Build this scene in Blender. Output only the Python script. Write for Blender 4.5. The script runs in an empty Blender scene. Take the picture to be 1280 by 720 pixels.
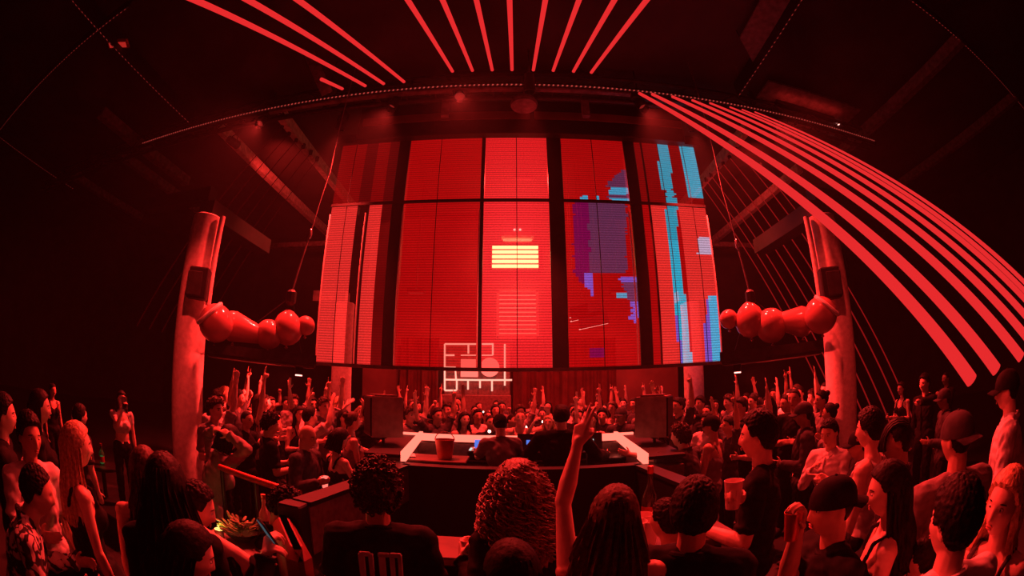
import bpy, bmesh, math, random
import numpy as np
from mathutils import Vector, Matrix, noise

# ------------------------------------------------------------------ camera, world, exposure
SC = bpy.context.scene
COL = SC.collection
ZC = 2.05                       # camera height
FPX = 540.0                     # equisolid fisheye, focal length in pixels of a 1280 wide frame
PITCH = math.radians(13.5)
cam = bpy.data.cameras.new('camera')
cam.type = 'PANO'
cam.sensor_width = 36.0
cam.sensor_fit = 'HORIZONTAL'
for holder in (cam, getattr(cam, 'cycles', None)):
    if holder is None: continue
    try:
        holder.panorama_type = 'FISHEYE_EQUISOLID'
        holder.fisheye_lens = FPX / 1280.0 * 36.0
        holder.fisheye_fov = math.radians(230)
    except Exception: pass
cam.clip_start = 0.02; cam.clip_end = 200
cam_o = bpy.data.objects.new('camera', cam); COL.objects.link(cam_o)
cam_o.location = (0, 0, ZC)
cam_o.rotation_euler = (math.radians(90) + PITCH, 0, 0)
SC.camera = cam_o

world = bpy.data.worlds.new('club_air'); SC.world = world
world.use_nodes = True
world.node_tree.nodes['Background'].inputs[0].default_value = (1.0, 0.03, 0.02, 1)
world.node_tree.nodes['Background'].inputs[1].default_value = 0.004
_v = world.node_tree.nodes.new('ShaderNodeVolumeScatter')          # thin stage haze in the whole room
_v.inputs['Density'].default_value = .0018; _v.inputs['Anisotropy'].default_value = .25
world.node_tree.links.new(_v.outputs[0], world.node_tree.nodes['World Output'].inputs['Volume'])
SC.cycles.volume_bounces = 0
SC.view_settings.view_transform = 'Standard'
SC.view_settings.look = 'None'
SC.view_settings.exposure = 0.0
SC.view_settings.gamma = 1.0
SC.view_settings.use_curve_mapping = False
SC.cycles.max_bounces = 5
SC.cycles.diffuse_bounces = 2
SC.cycles.glossy_bounces = 2
SC.cycles.transmission_bounces = 3
SC.cycles.transparent_max_bounces = 24
SC.cycles.sample_clamp_indirect = 3.0
SC.cycles.use_denoising = True

RED = (1.0, 0.03, 0.024)
HB = 5.5                        # height of the ceiling bars above the camera
ZB = ZC + HB
YT = 6.35                       # distance of the lighting truss
YS = 7.4                        # distance of the LED screen

# (x, y, z, energy, target, spot angle) of red par lamps added to brighten the scene, each with an added fixture
ADDED_PARS = [(-2.2, YT-.1, ZB-.45, 3400, (-3.2, 4.2, 1.2), 75),
        (2.4, YT-.1, ZB-.45, 3400, (3.4, 3.6, 1.2), 75),
        (-5.2, YT-.1, ZB-.45, 2600, (-3.8, 2.0, 1.2), 75),
        (5.6, YT-.1, ZB-.45, 2600, (4.0, 1.8, 1.2), 75),
        (.98, YS+.45, ZB-.35, 3000, (0.4, 9.6, 1.5), 85),
        (-3.4, YT+.3, ZB-.45, 2600, (-4.6, 8.0, 1.4), 80),
        (3.6, YT+.3, ZB-.45, 2600, (4.8, 8.0, 1.4), 80),
        (-.95, YT-.2, ZB-.45, 3000, (.1, 1.6, 1.5), 55),
        (-6.3, YT+.35, ZB-.50, 900, (-6.0, 12.0, ZB+.1), 60),
        (6.4, YT+.35, ZB-.50, 900, (6.8, 12.5, ZB+.1), 60),
        (-2.3, 2.5, ZB-.2, 1500, (-4.85, 5.06, 1.9), 26),  # spots added out of view to light the column fronts
        (2.5, 2.5, ZB-.2, 800, (4.95, 5.05, 1.9), 26),
        (.3, YT-.55, ZB-.45, 2600, (.3, 6.9, 1.4), 50)]

# ------------------------------------------------------------------ camera model -> world points
_c, _s = math.cos(PITCH), math.sin(PITCH)
def un(px, py):
    dx, dy = px - 640.0, 360.0 - py
    r = max(math.hypot(dx, dy), 1e-9)
    th = 2 * math.asin(min(r / (2 * FPX), 1)); s = math.sin(th) / r
    a, b, c = dx * s, math.cos(th), dy * s
    return np.array([a, b * _c - c * _s, b * _s + c * _c])
def hity(px, py, y):
    d = un(px, py); t = y / d[1]; return np.array([d[0]*t, y, ZC + d[2]*t])
def hitz(px, py, z):
    d = un(px, py); t = (z - ZC) / d[2]; return np.array([d[0]*t, d[1]*t, z])
def at(px, py, dist):
    """point on the pixel's ray at a horizontal distance"""
    d = un(px, py); t = dist / math.hypot(d[0], d[1]); return np.array([d[0]*t, d[1]*t, ZC + d[2]*t])
def pix(p):
    x, y, z = p[0], p[1], p[2] - ZC
    a, b, c = x, y * _c + z * _s, -y * _s + z * _c
    n = math.sqrt(a*a + b*b + c*c); a, b, c = a/n, b/n, c/n
    r = 2 * FPX * math.sin(math.acos(max(-1, min(1, b))) / 2); h = max(math.hypot(a, c), 1e-9)
    return 640 + a/h*r, 360 - c/h*r

# ------------------------------------------------------------------ materials
def mat(name, col, rough=0.6, metal=0.0, noise_s=8.0, amt=0.25, bump=0.0, spec=0.4, alpha=1.0, trans=0.0, emit=None, es=0.0, sub=0.0):
    m = bpy.data.materials.new(name); m.use_nodes = True
    nt = m.node_tree; b = nt.nodes['Principled BSDF']
    tc = nt.nodes.new('ShaderNodeTexCoord')
    nz = nt.nodes.new('ShaderNodeTexNoise'); nz.inputs['Scale'].default_value = noise_s; nz.inputs['Detail'].default_value = 4
    nt.links.new(tc.outputs['Object'], nz.inputs['Vector'])
    rp = nt.nodes.new('ShaderNodeValToRGB')
    lo = tuple(max(0, c*(1-amt)) for c in col); hi = tuple(min(1, c*(1+amt)) for c in col)
    rp.color_ramp.elements[0].position = .3; rp.color_ramp.elements[1].position = .7
    rp.color_ramp.elements[0].color = (*lo, 1); rp.color_ramp.elements[1].color = (*hi, 1)
    nt.links.new(nz.outputs['Fac'], rp.inputs['Fac']); nt.links.new(rp.outputs['Color'], b.inputs['Base Color'])
    b.inputs['Roughness'].default_value = rough; b.inputs['Metallic'].default_value = metal
    b.inputs['Specular IOR Level'].default_value = spec
    if bump:
        bp = nt.nodes.new('ShaderNodeBump'); bp.inputs['Strength'].default_value = bump; bp.inputs['Distance'].default_value = .01
        nt.links.new(nz.outputs['Fac'], bp.inputs['Height']); nt.links.new(bp.outputs['Normal'], b.inputs['Normal'])
    if trans: b.inputs['Transmission Weight'].default_value = trans
    if emit:
        b.inputs['Emission Color'].default_value = (*emit, 1); b.inputs['Emission Strength'].default_value = es
    return m
def glow(name, col, s):
    m = bpy.data.materials.new(name); m.use_nodes = True
    nt = m.node_tree; nt.nodes.remove(nt.nodes['Principled BSDF'])
    e = nt.nodes.new('ShaderNodeEmission'); e.inputs[0].default_value = (*col, 1); e.inputs[1].default_value = s
    nt.links.new(e.outputs[0], nt.nodes['Material Output'].inputs[0]); return m

M = {}
M['wall'] = mat('dark_plaster', (.035, .03, .03), .9, noise_s=1.5, bump=.2)
M['ceiling'] = mat('dark_ceiling_board', (.05, .04, .04), .85, noise_s=.6, amt=.4)
M['floor'] = mat('dark_floor', (.04, .035, .035), .35, noise_s=2.0)
M['concrete'] = mat('painted_concrete', (.62, .55, .52), .75, noise_s=14, amt=.18, bump=.35)
M['steel'] = mat('dark_steel', (.06, .055, .055), .45, .6)
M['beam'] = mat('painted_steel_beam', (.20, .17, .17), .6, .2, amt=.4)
M['litbeam'] = mat('steel_beam_lit_tone', (.62, .52, .50), .6, .1, amt=.3)  # lighter copy of the beam steel, lit look put into the colour
M['black'] = mat('black_paint', (.012, .011, .011), .5)
M['blackgloss'] = mat('black_gloss', (.01, .01, .01), .2)
M['wood'] = mat('stained_wood', (.13, .065, .05), .5, noise_s=5, amt=.4)
M['cabinet_lit'] = mat('cabinet_lit_tone', (.34, .20, .18), .6, noise_s=12)  # lit look of the speaker sides put into a lighter colour
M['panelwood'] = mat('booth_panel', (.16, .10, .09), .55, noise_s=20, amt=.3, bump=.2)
M['skin'] = mat('skin_light', (.80, .54, .44), .5, noise_s=25, amt=.08, bump=.06)
M['skin2'] = mat('skin_tan', (.62, .38, .28), .5, noise_s=25, amt=.08, bump=.06)
M['skin3'] = mat('skin_brown', (.40, .23, .16), .5, noise_s=25, amt=.08, bump=.06)
M['hair_black'] = mat('black_hair', (.014, .011, .010), .60, noise_s=60, amt=.5, bump=.35, spec=.18)
M['hair_brown'] = mat('brown_hair', (.075, .042, .028), .55, noise_s=60, amt=.5, bump=.35, spec=.25)
M['hair_warm'] = mat('warm_brown_hair', (.24, .13, .09), .5, noise_s=60, amt=.4, bump=.5, spec=.6)
M['hair_blonde'] = mat('blonde_hair', (.62, .42, .24), .45, noise_s=60, amt=.35, bump=.6)
M['cloth_black'] = mat('black_cloth', (.018, .017, .018), .85, noise_s=18, amt=.4, bump=.25, spec=.10)
M['cloth_dark'] = mat('charcoal_cloth', (.07, .065, .07), .85, noise_s=18, amt=.3, bump=.25, spec=.10)
M['cloth_mid'] = mat('grey_cloth', (.28, .24, .24), .85, noise_s=18, amt=.2, bump=.25, spec=.10)
M['cloth_light'] = mat('pale_cloth', (.74, .70, .68), .85, noise_s=18, amt=.12, bump=.25, spec=.10)
M['denim'] = mat('dark_denim', (.04, .05, .08), .85, noise_s=30, amt=.3, bump=.25, spec=.10)
M['eye'] = mat('eye_white', (.75, .72, .70), .2, noise_s=2, amt=.03)
M['iris'] = mat('eye_iris', (.02, .015, .01), .2)
M['shoe'] = mat('shoe_leather', (.03, .028, .028), .45)
M['shoe_white'] = mat('white_shoe', (.6, .58, .56), .55)
M['print'] = mat('shirt_print', (.55, .52, .5), .8)
M['lips'] = mat('lips', (.5, .16, .14), .4)
def floral(name):
    m = mat(name, (.7, .66, .64), .85); nt = m.node_tree; b = nt.nodes['Principled BSDF']
    tc = nt.nodes.new('ShaderNodeTexCoord'); v = nt.nodes.new('ShaderNodeTexVoronoi'); v.inputs['Scale'].default_value = 17
    n = nt.nodes.new('ShaderNodeTexNoise'); n.inputs['Scale'].default_value = 11
    mx = nt.nodes.new('ShaderNodeMixRGB'); mx.inputs[0].default_value = .25
    nt.links.new(tc.outputs['Object'], mx.inputs[1]); nt.links.new(n.outputs['Color'], mx.inputs[2])
    nt.links.new(tc.outputs['Object'], n.inputs['Vector']); nt.links.new(mx.outputs[0], v.inputs['Vector'])
    rp = nt.nodes.new('ShaderNodeValToRGB'); rp.color_ramp.elements[0].color = (.72, .66, .62, 1); rp.color_ramp.elements[1].color = (.03, .03, .03, 1)
    rp.color_ramp.elements[0].position = .46; rp.color_ramp.elements[1].position = .56
    nt.links.new(v.outputs['Distance'], rp.inputs[0]); nt.links.new(rp.outputs[0], b.inputs['Base Color']); return m
M['floral'] = floral('floral_cloth')
M['laser'] = glow('laser_light', (1.0, .030, .032), .80)
M['laser_thin'] = glow('thin_laser_light', (1.0, .02, .02), .22)
M['laser_dim'] = glow('dim_laser_light', (1.0, .01, .01), .022)
def dots(name, col, s, gap):
    m = glow(name, col, s); nt = m.node_tree; tc = nt.nodes.new('ShaderNodeTexCoord'); sp = nt.nodes.new('ShaderNodeSeparateXYZ'); nt.links.new(tc.outputs['Object'], sp.inputs[0])
    ad = nt.nodes.new('ShaderNodeMath'); ad.operation = 'ADD'; nt.links.new(sp.outputs['X'], ad.inputs[0]); nt.links.new(sp.outputs['Y'], ad.inputs[1])
    mu = nt.nodes.new('ShaderNodeMath'); mu.operation = 'MULTIPLY'; mu.inputs[1].default_value = 2*math.pi/gap; nt.links.new(ad.outputs[0], mu.inputs[0])
    si = nt.nodes.new('ShaderNodeMath'); si.operation = 'SINE'; nt.links.new(mu.outputs[0], si.inputs[0])
    mr = nt.nodes.new('ShaderNodeMapRange'); mr.inputs[1].default_value = .2; mr.inputs[2].default_value = .7; mr.inputs[3].default_value = s*.06; mr.inputs[4].default_value = s; nt.links.new(si.outputs[0], mr.inputs[0])
    nt.links.new(mr.outputs[0], nt.nodes['Emission'].inputs[1]); return m
M['strip'] = dots('led_dot', (1.0, .07, .06), .22, .13)
M['strip_truss'] = dots('truss_led_dot', (1.0, .10, .08), .5, .085)
M['barglow'] = glow('bar_light', (1.0, .13, .09), 2.4)
M['yellow'] = glow('hot_tube', (1.0, .80, .30), 3.2)
M['neon'] = glow('shelf_light', (1.0, .30, .22), 1.9)
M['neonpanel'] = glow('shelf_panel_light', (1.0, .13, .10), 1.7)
M['louverglow'] = glow('louver_added_glow', (1.0, .17, .11), 1.6)  # emission added behind the louver panel to brighten it
M['exitglow'] = glow('exit_light', (1.0, .04, .03), .4)
M['lamp_face'] = glow('lamp_face', (1.0, .05, .04), .22)
M['flash'] = glow('phone_flash', (1.0, .45, .38), 9)
M['lamp_dot'] = glow('small_lamp', (1.0, .35, .3), 3)
M['green_dot'] = glow('green_lamp', (.15, .8, .25), .5)
M['blue_dot'] = glow('blue_display', (.12, .25, 1.0), .8)
M['white_dot'] = glow('white_display', (.75, .85, .8), .9)
M['phone_screen'] = glow('phone_display', (.06, .10, .12), .7)
M['cup'] = mat('clear_plastic', (.95, .72, .68), .3, trans=.15, amt=.05)
M['drink'] = mat('red_drink', (.9, .4, .35), .2)
M['glass'] = mat('bottle_glass', (.10, .16, .10), .08, trans=.5, spec=.6)
M['paper'] = mat('paper', (.8, .76, .72), .8, amt=.06)
M['foil'] = mat('red_foil', (.6, .12, .08), .35, .5)
M['balloon'] = mat('glossy_vinyl', (.50, .22, .20), .16, noise_s=2, amt=.08, spec=.7)
M['ring'] = mat('pale_collar', (.9, .84, .80), .5, amt=.05)
M['curtain'] = mat('red_velvet', (.08, .012, .01), .85, noise_s=3, amt=.3)
M['innerwall'] = mat('red_painted_wall', (.22, .09, .08), .8, noise_s=1.2, amt=.25)
M['louver'] = mat('pale_louver', (.75, .6, .55), .6)
M['leather'] = mat('red_leather', (.16, .03, .025), .5, noise_s=9)
M['leaf'] = mat('leaf', (.16, .26, .06), .5)
M['chrome'] = mat('chrome', (.75, .72, .7), .2, .9, amt=.05)

# ------------------------------------------------------------------ geometry helpers
def unit(v):
    v = np.asarray(v, float); n = np.linalg.norm(v); return v / n if n > 1e-12 else v
def frame_z(d):
    d = unit(d); u = np.array([0, 0, 1.0]) if abs(d[2]) < .9 else np.array([1.0, 0, 0])
    x = unit(np.cross(u, d)); y = np.cross(d, x); return np.stack([x, y, d], 1)
def rx(a): c, s = math.cos(a), math.sin(a); return np.array([[1, 0, 0], [0, c, -s], [0, s, c]])
def ry(a): c, s = math.cos(a), math.sin(a); return np.array([[c, 0, s], [0, 1, 0], [-s, 0, c]])
def rz(a): c, s = math.cos(a), math.sin(a); return np.array([[c, -s, 0], [s, c, 0], [0, 0, 1]])

class MB:
    def __init__(self): self.v = []; self.f = []; self.n = 0
    def add(self, v, f):
        v = np.asarray(v, float).reshape(-1, 3); self.v.append(v)
        k = self.n; self.f += [tuple(i + k for i in q) for q in f]; self.n += len(v); return self
    def loft(self, rows, close=True, cap=True):
        rows = [np.asarray(r, float) for r in rows]; n = len(rows[0]); f = []
        for i in range(len(rows)-1):
            for j in range(n if close else n-1):
                k = (j+1) % n; f.append((i*n+j, i*n+k, (i+1)*n+k, (i+1)*n+j))
        if cap and close:
            f.append(tuple(reversed(range(n)))); f.append(tuple((len(rows)-1)*n + j for j in range(n)))
        return self.add(np.concatenate(rows), f)
    def cap(self, p0, p1, r0, r1=None, n=12):
        p0 = np.asarray(p0, float); p1 = np.asarray(p1, float); r1 = r0 if r1 is None else r1
        R = frame_z(p1 - p0 if np.linalg.norm(p1-p0) > 1e-9 else (0, 0, 1)); rows = []
        for t in (-.98, -.8, -.45, 0):
            rows.append((p0, t*r0, r0*math.sqrt(1-t*t)))
        for t in (0, .45, .8, .98):
            rows.append((p1, t*r1, r1*math.sqrt(1-t*t)))
        out = []
        for c, dz, r in rows:
            a = np.linspace(0, 2*math.pi, n, endpoint=False)
            out.append(c + np.stack([r*np.cos(a), r*np.sin(a), np.full(n, dz)], 1) @ R.T)
        return self.loft(out)
    def ell(self, c, r, R=None, nu=18, nv=12):
        rows = []; a = np.linspace(0, 2*math.pi, nu, endpoint=False)
        for k in range(nv+1):
            t = -math.pi/2 + (k+.02 if k == 0 else k-.02 if k == nv else k) * math.pi/nv
            p = np.stack([math.cos(t)*np.cos(a)*r[0], math.cos(t)*np.sin(a)*r[1], np.full(nu, math.sin(t)*r[2])], 1)
            if R is not None: p = p @ R.T
            rows.append(p + np.asarray(c))
        return self.loft(rows)
    def tube(self, pts, r, n=8, cap=True):
        pts = [np.asarray(p, float) for p in pts]; rs = r if hasattr(r, '__len__') else [r]*len(pts); rows = []
        R = None; a = np.linspace(0, 2*math.pi, n, endpoint=False)
        for i, p in enumerate(pts):
            d = pts[min(i+1, len(pts)-1)] - pts[max(i-1, 0)]; d = unit(d)
            if R is None: R = frame_z(d)
            else:
                x = R[:, 0] - d*np.dot(R[:, 0], d)
                x = unit(x) if np.linalg.norm(x) > 1e-6 else frame_z(d)[:, 0]
                R = np.stack([x, np.cross(d, x), d], 1)
            rows.append(p + np.stack([rs[i]*np.cos(a), rs[i]*np.sin(a), np.zeros(n)], 1) @ R.T)
        return self.loft(rows, cap=cap)
    def lathe(self, prof, n=24, c=(0, 0, 0), R=None, cap=True):
        a = np.linspace(0, 2*math.pi, n, endpoint=False); rows = []
        for r, z in prof:
            p = np.stack([r*np.cos(a), r*np.sin(a), np.full(n, z)], 1)
            if R is not None: p = p @ R.T
            rows.append(p + np.asarray(c))
        return self.loft(rows, cap=cap)
    def box(self, c, s, R=None, b=0.0):
        x, y, z = [q/2 for q in s]; b = min(b, .45*min(s))
        if b <= 0:
            v = np.array([[i, j, k] for k in (-z, z) for i, j in ((-x, -y), (x, -y), (x, y), (-x, y))])
            f = [(3, 2, 1, 0), (4, 5, 6, 7)] + [(i, (i+1) % 4, 4+(i+1) % 4, 4+i) for i in range(4)]
        else:
            rows = []
            def ring(ix, zz):
                X, Y = x-ix, y-ix
                return [[-X+b, -Y, zz], [X-b, -Y, zz], [X, -Y+b, zz], [X, Y-b, zz], [X-b, Y, zz], [-X+b, Y, zz], [-X, Y-b, zz], [-X, -Y+b, zz]]
            rows = [ring(b*.7, -z), ring(0, -z+b), ring(0, z-b), ring(b*.7, z)]
            v = np.array(sum(rows, [])); f = []
            for i in range(3):
                for j in range(8): f.append((i*8+j, i*8+(j+1) % 8, (i+1)*8+(j+1) % 8, (i+1)*8+j))
            f.append(tuple(reversed(range(8)))); f.append(tuple(24+j for j in range(8)))
        if R is not None: v = v @ R.T
        return self.add(v + np.asarray(c), f)
    def bar(self, p0, p1, w, h, up=(0, 0, 1)):
        """rectangular bar from p0 to p1, w wide and h high"""
        p0 = np.asarray(p0, float); p1 = np.asarray(p1, float); d = p1-p0; L = np.linalg.norm(d); d = d/L
        x = unit(np.cross(d, up)); z = np.cross(x, d)
        return self.box((p0+p1)/2, (w, L, h), np.stack([x, d, z], 1))
    def prism(self, poly, z0, z1):
        n = len(poly); v = [(x, y, z0) for x, y in poly] + [(x, y, z1) for x, y in poly]
        a = sum(poly[i][0]*poly[(i+1) % n][1] - poly[(i+1) % n][0]*poly[i][1] for i in range(n))
        f = [tuple(reversed(range(n))), tuple(range(n, 2*n))] + [(i, (i+1) % n, n+(i+1) % n, n+i) for i in range(n)]
        if a < 0: f = [tuple(reversed(q)) for q in f]
        return self.add(v, f)
    def xf(self, R=None, t=(0, 0, 0)):
        for i, v in enumerate(self.v): self.v[i] = (v if R is None else v @ np.asarray(R).T) + np.asarray(t)
        return self
    def join(self, o):
        for v in [np.concatenate(o.v)] if o.v else []: self.add(v, o.f)
        return self
    def mesh(self, name):
        me = bpy.data.meshes.new(name); me.from_pydata(np.concatenate(self.v).tolist(), [], self.f); return me
    def build(self, name, m, parent=None, smooth=True, loc=None):
        me = self.mesh(name); me.materials.append(M[m] if isinstance(m, str) else m)
        if smooth: shade(me)
        return link(name, me, parent, loc)
def shade(me, ang=40):
    me.polygons.foreach_set('use_smooth', [True]*len(me.polygons))
    try: me.set_sharp_from_angle(angle=math.radians(ang))
    except Exception: pass
def link(name, data, parent=None, loc=None):
    o = bpy.data.objects.new(name, data); COL.objects.link(o)
    if parent is not None: o.parent = parent
    if loc is not None: o.location = tuple(loc)
    return o
def tag(o, label=None, cat=None, group=None, kind=None):
    if label: o['label'] = label
    if cat: o['category'] = cat
    if group: o['group'] = group
    if kind: o['kind'] = kind
    return o
def empty(name, loc=(0, 0, 0), rot=0.0):
    o = link(name, None, None, loc); o.rotation_euler = (0, 0, rot); return o
def struct(name, mb, m, label=None, smooth=False):
    return tag(mb.build(name, m, None, smooth), label, None, None, 'structure')
def copy_tree(o, parent=None):
    c = o.copy(); COL.objects.link(c)
    if parent is not None: c.parent = parent
    for ch in list(o.children): copy_tree(ch, c)
    return c
def fuse(mb, voxel, sm=2, fac=.45, name='mesh', fold=0.0, fs=9.0, seed=0, deci=0):
    """union of overlapping closed pieces as one continuous skin"""
    me = mb.mesh('raw'); o = bpy.data.objects.new('raw', me); COL.objects.link(o)
    r = o.modifiers.new('r', 'REMESH'); r.mode = 'VOXEL'; r.voxel_size = voxel
    if sm:
        s = o.modifiers.new('s', 'SMOOTH'); s.factor = fac; s.iterations = sm
    dg = bpy.context.evaluated_depsgraph_get(); dg.update()
    out = bpy.data.meshes.new_from_object(o.evaluated_get(dg)); out.name = name
    bpy.data.objects.remove(o); bpy.data.meshes.remove(me)
    if fold:
        n = len(out.vertices); co = np.empty(n*3); out.vertices.foreach_get('co', co); no = np.empty(n*3)
        out.vertices.foreach_get('normal', no); co = co.reshape(-1, 3); no = no.reshape(-1, 3)
        p = co*fs + seed*3.1
        w = np.sin(p[:, 2]*1.7 + 2.2*np.sin(p[:, 0]*.9 + p[:, 1])) * np.sin(p[:, 0]*1.1 - p[:, 2]*.7 + 1.5*np.sin(p[:, 1]*1.3)) + .5*np.sin(p[:, 2]*3.3 + p[:, 0]*2.4 + 2*np.sin(p[:, 1]*2))
        out.vertices.foreach_set('co', (co + no*(w*fold)[:, None]).ravel())
    out.polygons.foreach_set('use_smooth', [True]*len(out.polygons)); out.update()
    return out
# ------------------------------------------------------------------ people
def head_pts(D):
    """face and skull surface for unit directions D (face looks along +Y)"""
    x = D[:, 0]*.076; y = D[:, 1]*.097; z = D[:, 2]*.118
    t = np.clip(-D[:, 2], 0, 1)
    x = x*(1-.30*t**1.6)
    y = np.where(D[:, 1] > 0, y*(1-.06*t), y*(1-.5*t**1.2))
    fr = np.clip(D[:, 1]*2.5, 0, 1); ax = np.abs(x)
    y = y - .011*fr*np.exp(-((ax-.031)/.013)**2-((z-.008)/.010)**2)
    y = y + .005*fr*np.exp(-((ax-.028)/.022)**2-((z-.030)/.008)**2)
    h = np.where(z > -.036, np.clip((.026-z)/.062, 0, 1)*.024, .024*np.exp(-((z+.036)/.006)**2))
    y = y + fr*h*np.exp(-(x/(.008+.006*np.clip((.02-z)/.05, 0, 1)))**2)
    y = y + fr*.007*np.exp(-(x/.022)**2-((z+.060)/.010)**2) - fr*.005*np.exp(-(x/.024)**2-((z+.060)/.003)**2)
    y = y + fr*.009*np.exp(-(x/.024)**2-((z+.097)/.018)**2)
    ck = fr*np.exp(-((ax-.048)/.02)**2-((z+.012)/.018)**2)
    return np.stack([x+np.sign(x)*.003*ck, y+.003*ck, z], 1)
def dirgrid(nu, nv):
    rows = []
    a = np.linspace(0, 2*math.pi, nu, endpoint=False)
    for k in range(nv+1):
        t = -math.pi/2 + min(max(k, .04), nv-.04)*math.pi/nv
        rows.append(np.stack([math.cos(t)*np.cos(a), math.cos(t)*np.sin(a), np.full(nu, math.sin(t))], 1))
    return rows
def head_mb(nu=72, nv=54, ears=True):
    m = MB(); m.loft([head_pts(r) for r in dirgrid(nu, nv)])
    if ears:
        for s in (-1, 1):
            m.ell((s*.077, -.008, -.006), (.008, .019, .031), rz(s*.35) @ rx(-.2), 12, 8)
            m.ell((s*.074, .000, -.012), (.009, .010, .018), None, 10, 6)
    return m
def hairline(D, low=-.62):
    ph = np.degrees(np.arctan2(np.abs(D[:, 0]), D[:, 1]))
    return np.interp(ph, [0, 35, 60, 76, 92, 106, 125, 180], [.60, .56, .42, .02, .06, -.30, low+.1, low])
def hair_short(th=.018, amp=.004, fq=9, seed=0, low=-.62, top=1.0, nu=64, nv=44):
    m = MB(); rows = []
    for r in dirgrid(nu, nv):
        k = np.clip((r[:, 2]-hairline(r, low))/.10, 0, 1); k = k*k*(3-2*k)
        p = head_pts(r)
        w = np.array([noise.noise(Vector((a*fq+seed, b*fq, c*fq))) + .6*noise.noise(Vector((a*fq*2.7, b*fq*1.2+seed, c*fq*2.0))) + .22*noise.noise(Vector((a*44, b*8+seed, c*12))) for a, b, c in r])
        rad = (th*(1+(top-1)*np.clip(r[:, 2], 0, 1)) + amp*w)*k - .02*(1-k)
        rows.append(p + r*rad[:, None])
    return m.loft(rows)
def hair_long(L=.40, wide=.10, back=.115, bot=.16, amp=.006, open_=112, seed=0, th=.022, nu=84, nv=34, wave=0.0, full=0.0):
    """crown shell and a curtain of strands down the back and sides"""
    m = hair_short(th, amp*.5, 10, seed, low=-.7, top=.8)
    rows = []
    A = np.radians(np.linspace(-open_, open_, nu))
    rs = np.array([noise.noise(Vector((a*7+seed, 3.3, seed))) for a in A])
    zt = .085
    for k in range(nv+1):
        t = k/nv; z = zt - t*(L+zt)*(1+.10*rs*t)
        zz = zt - t*(L+zt)
        w = np.interp(-zz, [-.085, 0, .12, .22, .5], [.062, .094, wide, .5*(wide+bot), bot])
        d = np.interp(-zz, [-.085, 0, .12, .22, .5], [.085, .118, back, back+.03, back+.045])
        w = w + full*np.interp(-zz, [-.085, -.02, .1, .3], [.7, 1, .6, .2]); d = d + full*np.interp(-zz, [-.085, -.02, .1, .3], [.5, .8, .5, .2])
        op = np.interp(-zz, [-.085, .0, .15, .5], [1.0, .93, .92, .80])
        a = A*op
        rid = amp*(np.sin(a*26+seed+1.5*np.sin(t*5+seed)) + .6*np.sin(a*61+3*t)) + wave*np.sin(t*26+rs*3)
        tip = 1 - .55*max(0, t-.8)/.2
        ox = np.sin(a)*(w+rid); oy = -np.cos(a)*(d+rid)*np.where(np.cos(a) > 0, 1, .55) - .005
        ix = np.sin(a)*(w-.035*tip); iy = -np.cos(a)*(d-.035*tip)*np.where(np.cos(a) > 0, 1, .55)
        rows.append(np.concatenate([np.stack([ox, oy, z], 1), np.stack([ix, iy, z+.004], 1)[::-1]]))
    return m.loft(rows)
def hair_curls(m, n, rad, rng, long_=False, wide=.15, L=.36):
    """spiral locks over a core"""
    for i in range(n):
        if long_:
            a = rng.uniform(-2.35, 2.35); z0 = rng.uniform(-.22, .15)
            w = np.interp(-z0, [-.14, -.08, 0, .12, .3], [.05, .11, .150, wide+.01, wide]); dd = np.interp(-z0, [-.14, -.08, 0, .12, .3], [.07, .13, .165, wide+.01, wide])
            if math.cos(a) < 0: dd *= .55
            c = np.array([math.sin(a)*w, -math.cos(a)*dd, z0]); le = rng.uniform(.09, .17); R = rng.uniform(.012, .022); tw = rng.uniform(2.2, 3.6); N = int(tw*9)
            pts = [c + np.array([R*math.cos(2*math.pi*tw*k/N+i), R*math.sin(2*math.pi*tw*k/N+i), -le*k/N]) + np.array([math.sin(a), -math.cos(a), 0])*.02*math.sin(3*k/N) for k in range(N+1)]
            m.tube(pts, [.0042*(1-.5*k/N) for k in range(N+1)], 5)
        else:
            while True:
                d = unit(rng.normal(size=3))
                if d[2] > hairline(d[None])[0]+.05: break
            p = head_pts(d[None])[0] + d*rng.uniform(.018, rad); F = frame_z(unit(d+rng.normal(size=3)*.5)); R = rng.uniform(.007, .013); N = 12
            pts = [p + F @ np.array([R*math.cos(4.6*math.pi*k/N), R*math.sin(4.6*math.pi*k/N), .014*k/N-.007]) for k in range(N+1)]
            m.tube(pts, .0036, 5)
    return m
def cap_mb(back=False, beanie=False):
    m = MB(); rows = []
    for k in range(13):
        t = k/12*math.pi/2*.985; z = .026 + .104*math.sin(t); c = math.cos(t)
        a = np.linspace(0, 2*math.pi, 40, endpoint=False)
        rows.append(np.stack([c**.88*.088*np.cos(a), c**.88*.110*np.sin(a)-.004, np.full(40, z)], 1))
    low = rows[0].copy(); low[:, 2] -= .03 if beanie else .012
    inn = low*np.array([.95, .96, 1]); inn[:, 2] += .01
    m.loft([inn, low] + rows)
    if not beanie:
        s = -1 if back else 1; top = []; n = 15
        rows = []
        for th in (.0, .004):
            pass
        outer = []; inner = []
        for k in range(n):
            a = math.radians(-62 + 124*k/(n-1))
            inner.append((math.sin(a)*.086, s*math.cos(a)*.104-.004, .016-.010*math.sin(a)**2))
            outer.append((math.sin(a)*.082, s*(math.cos(a)*.104+.070*math.cos(a*.75)**.5)-.004, .004-.022*math.sin(a)**2))
        inner = np.array(inner); outer = np.array(outer); mid = (inner+outer)/2 + np.array([0, 0, .003])
        up = np.array([0, 0, .005])
        m.loft([np.stack([inner[k], mid[k], outer[k], outer[k]+up, mid[k]+up, inner[k]+up]) for k in range(n)])
        m.ell((0, -.004, .131), (.008, .008, .005), None, 10, 6)
    return m
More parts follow.
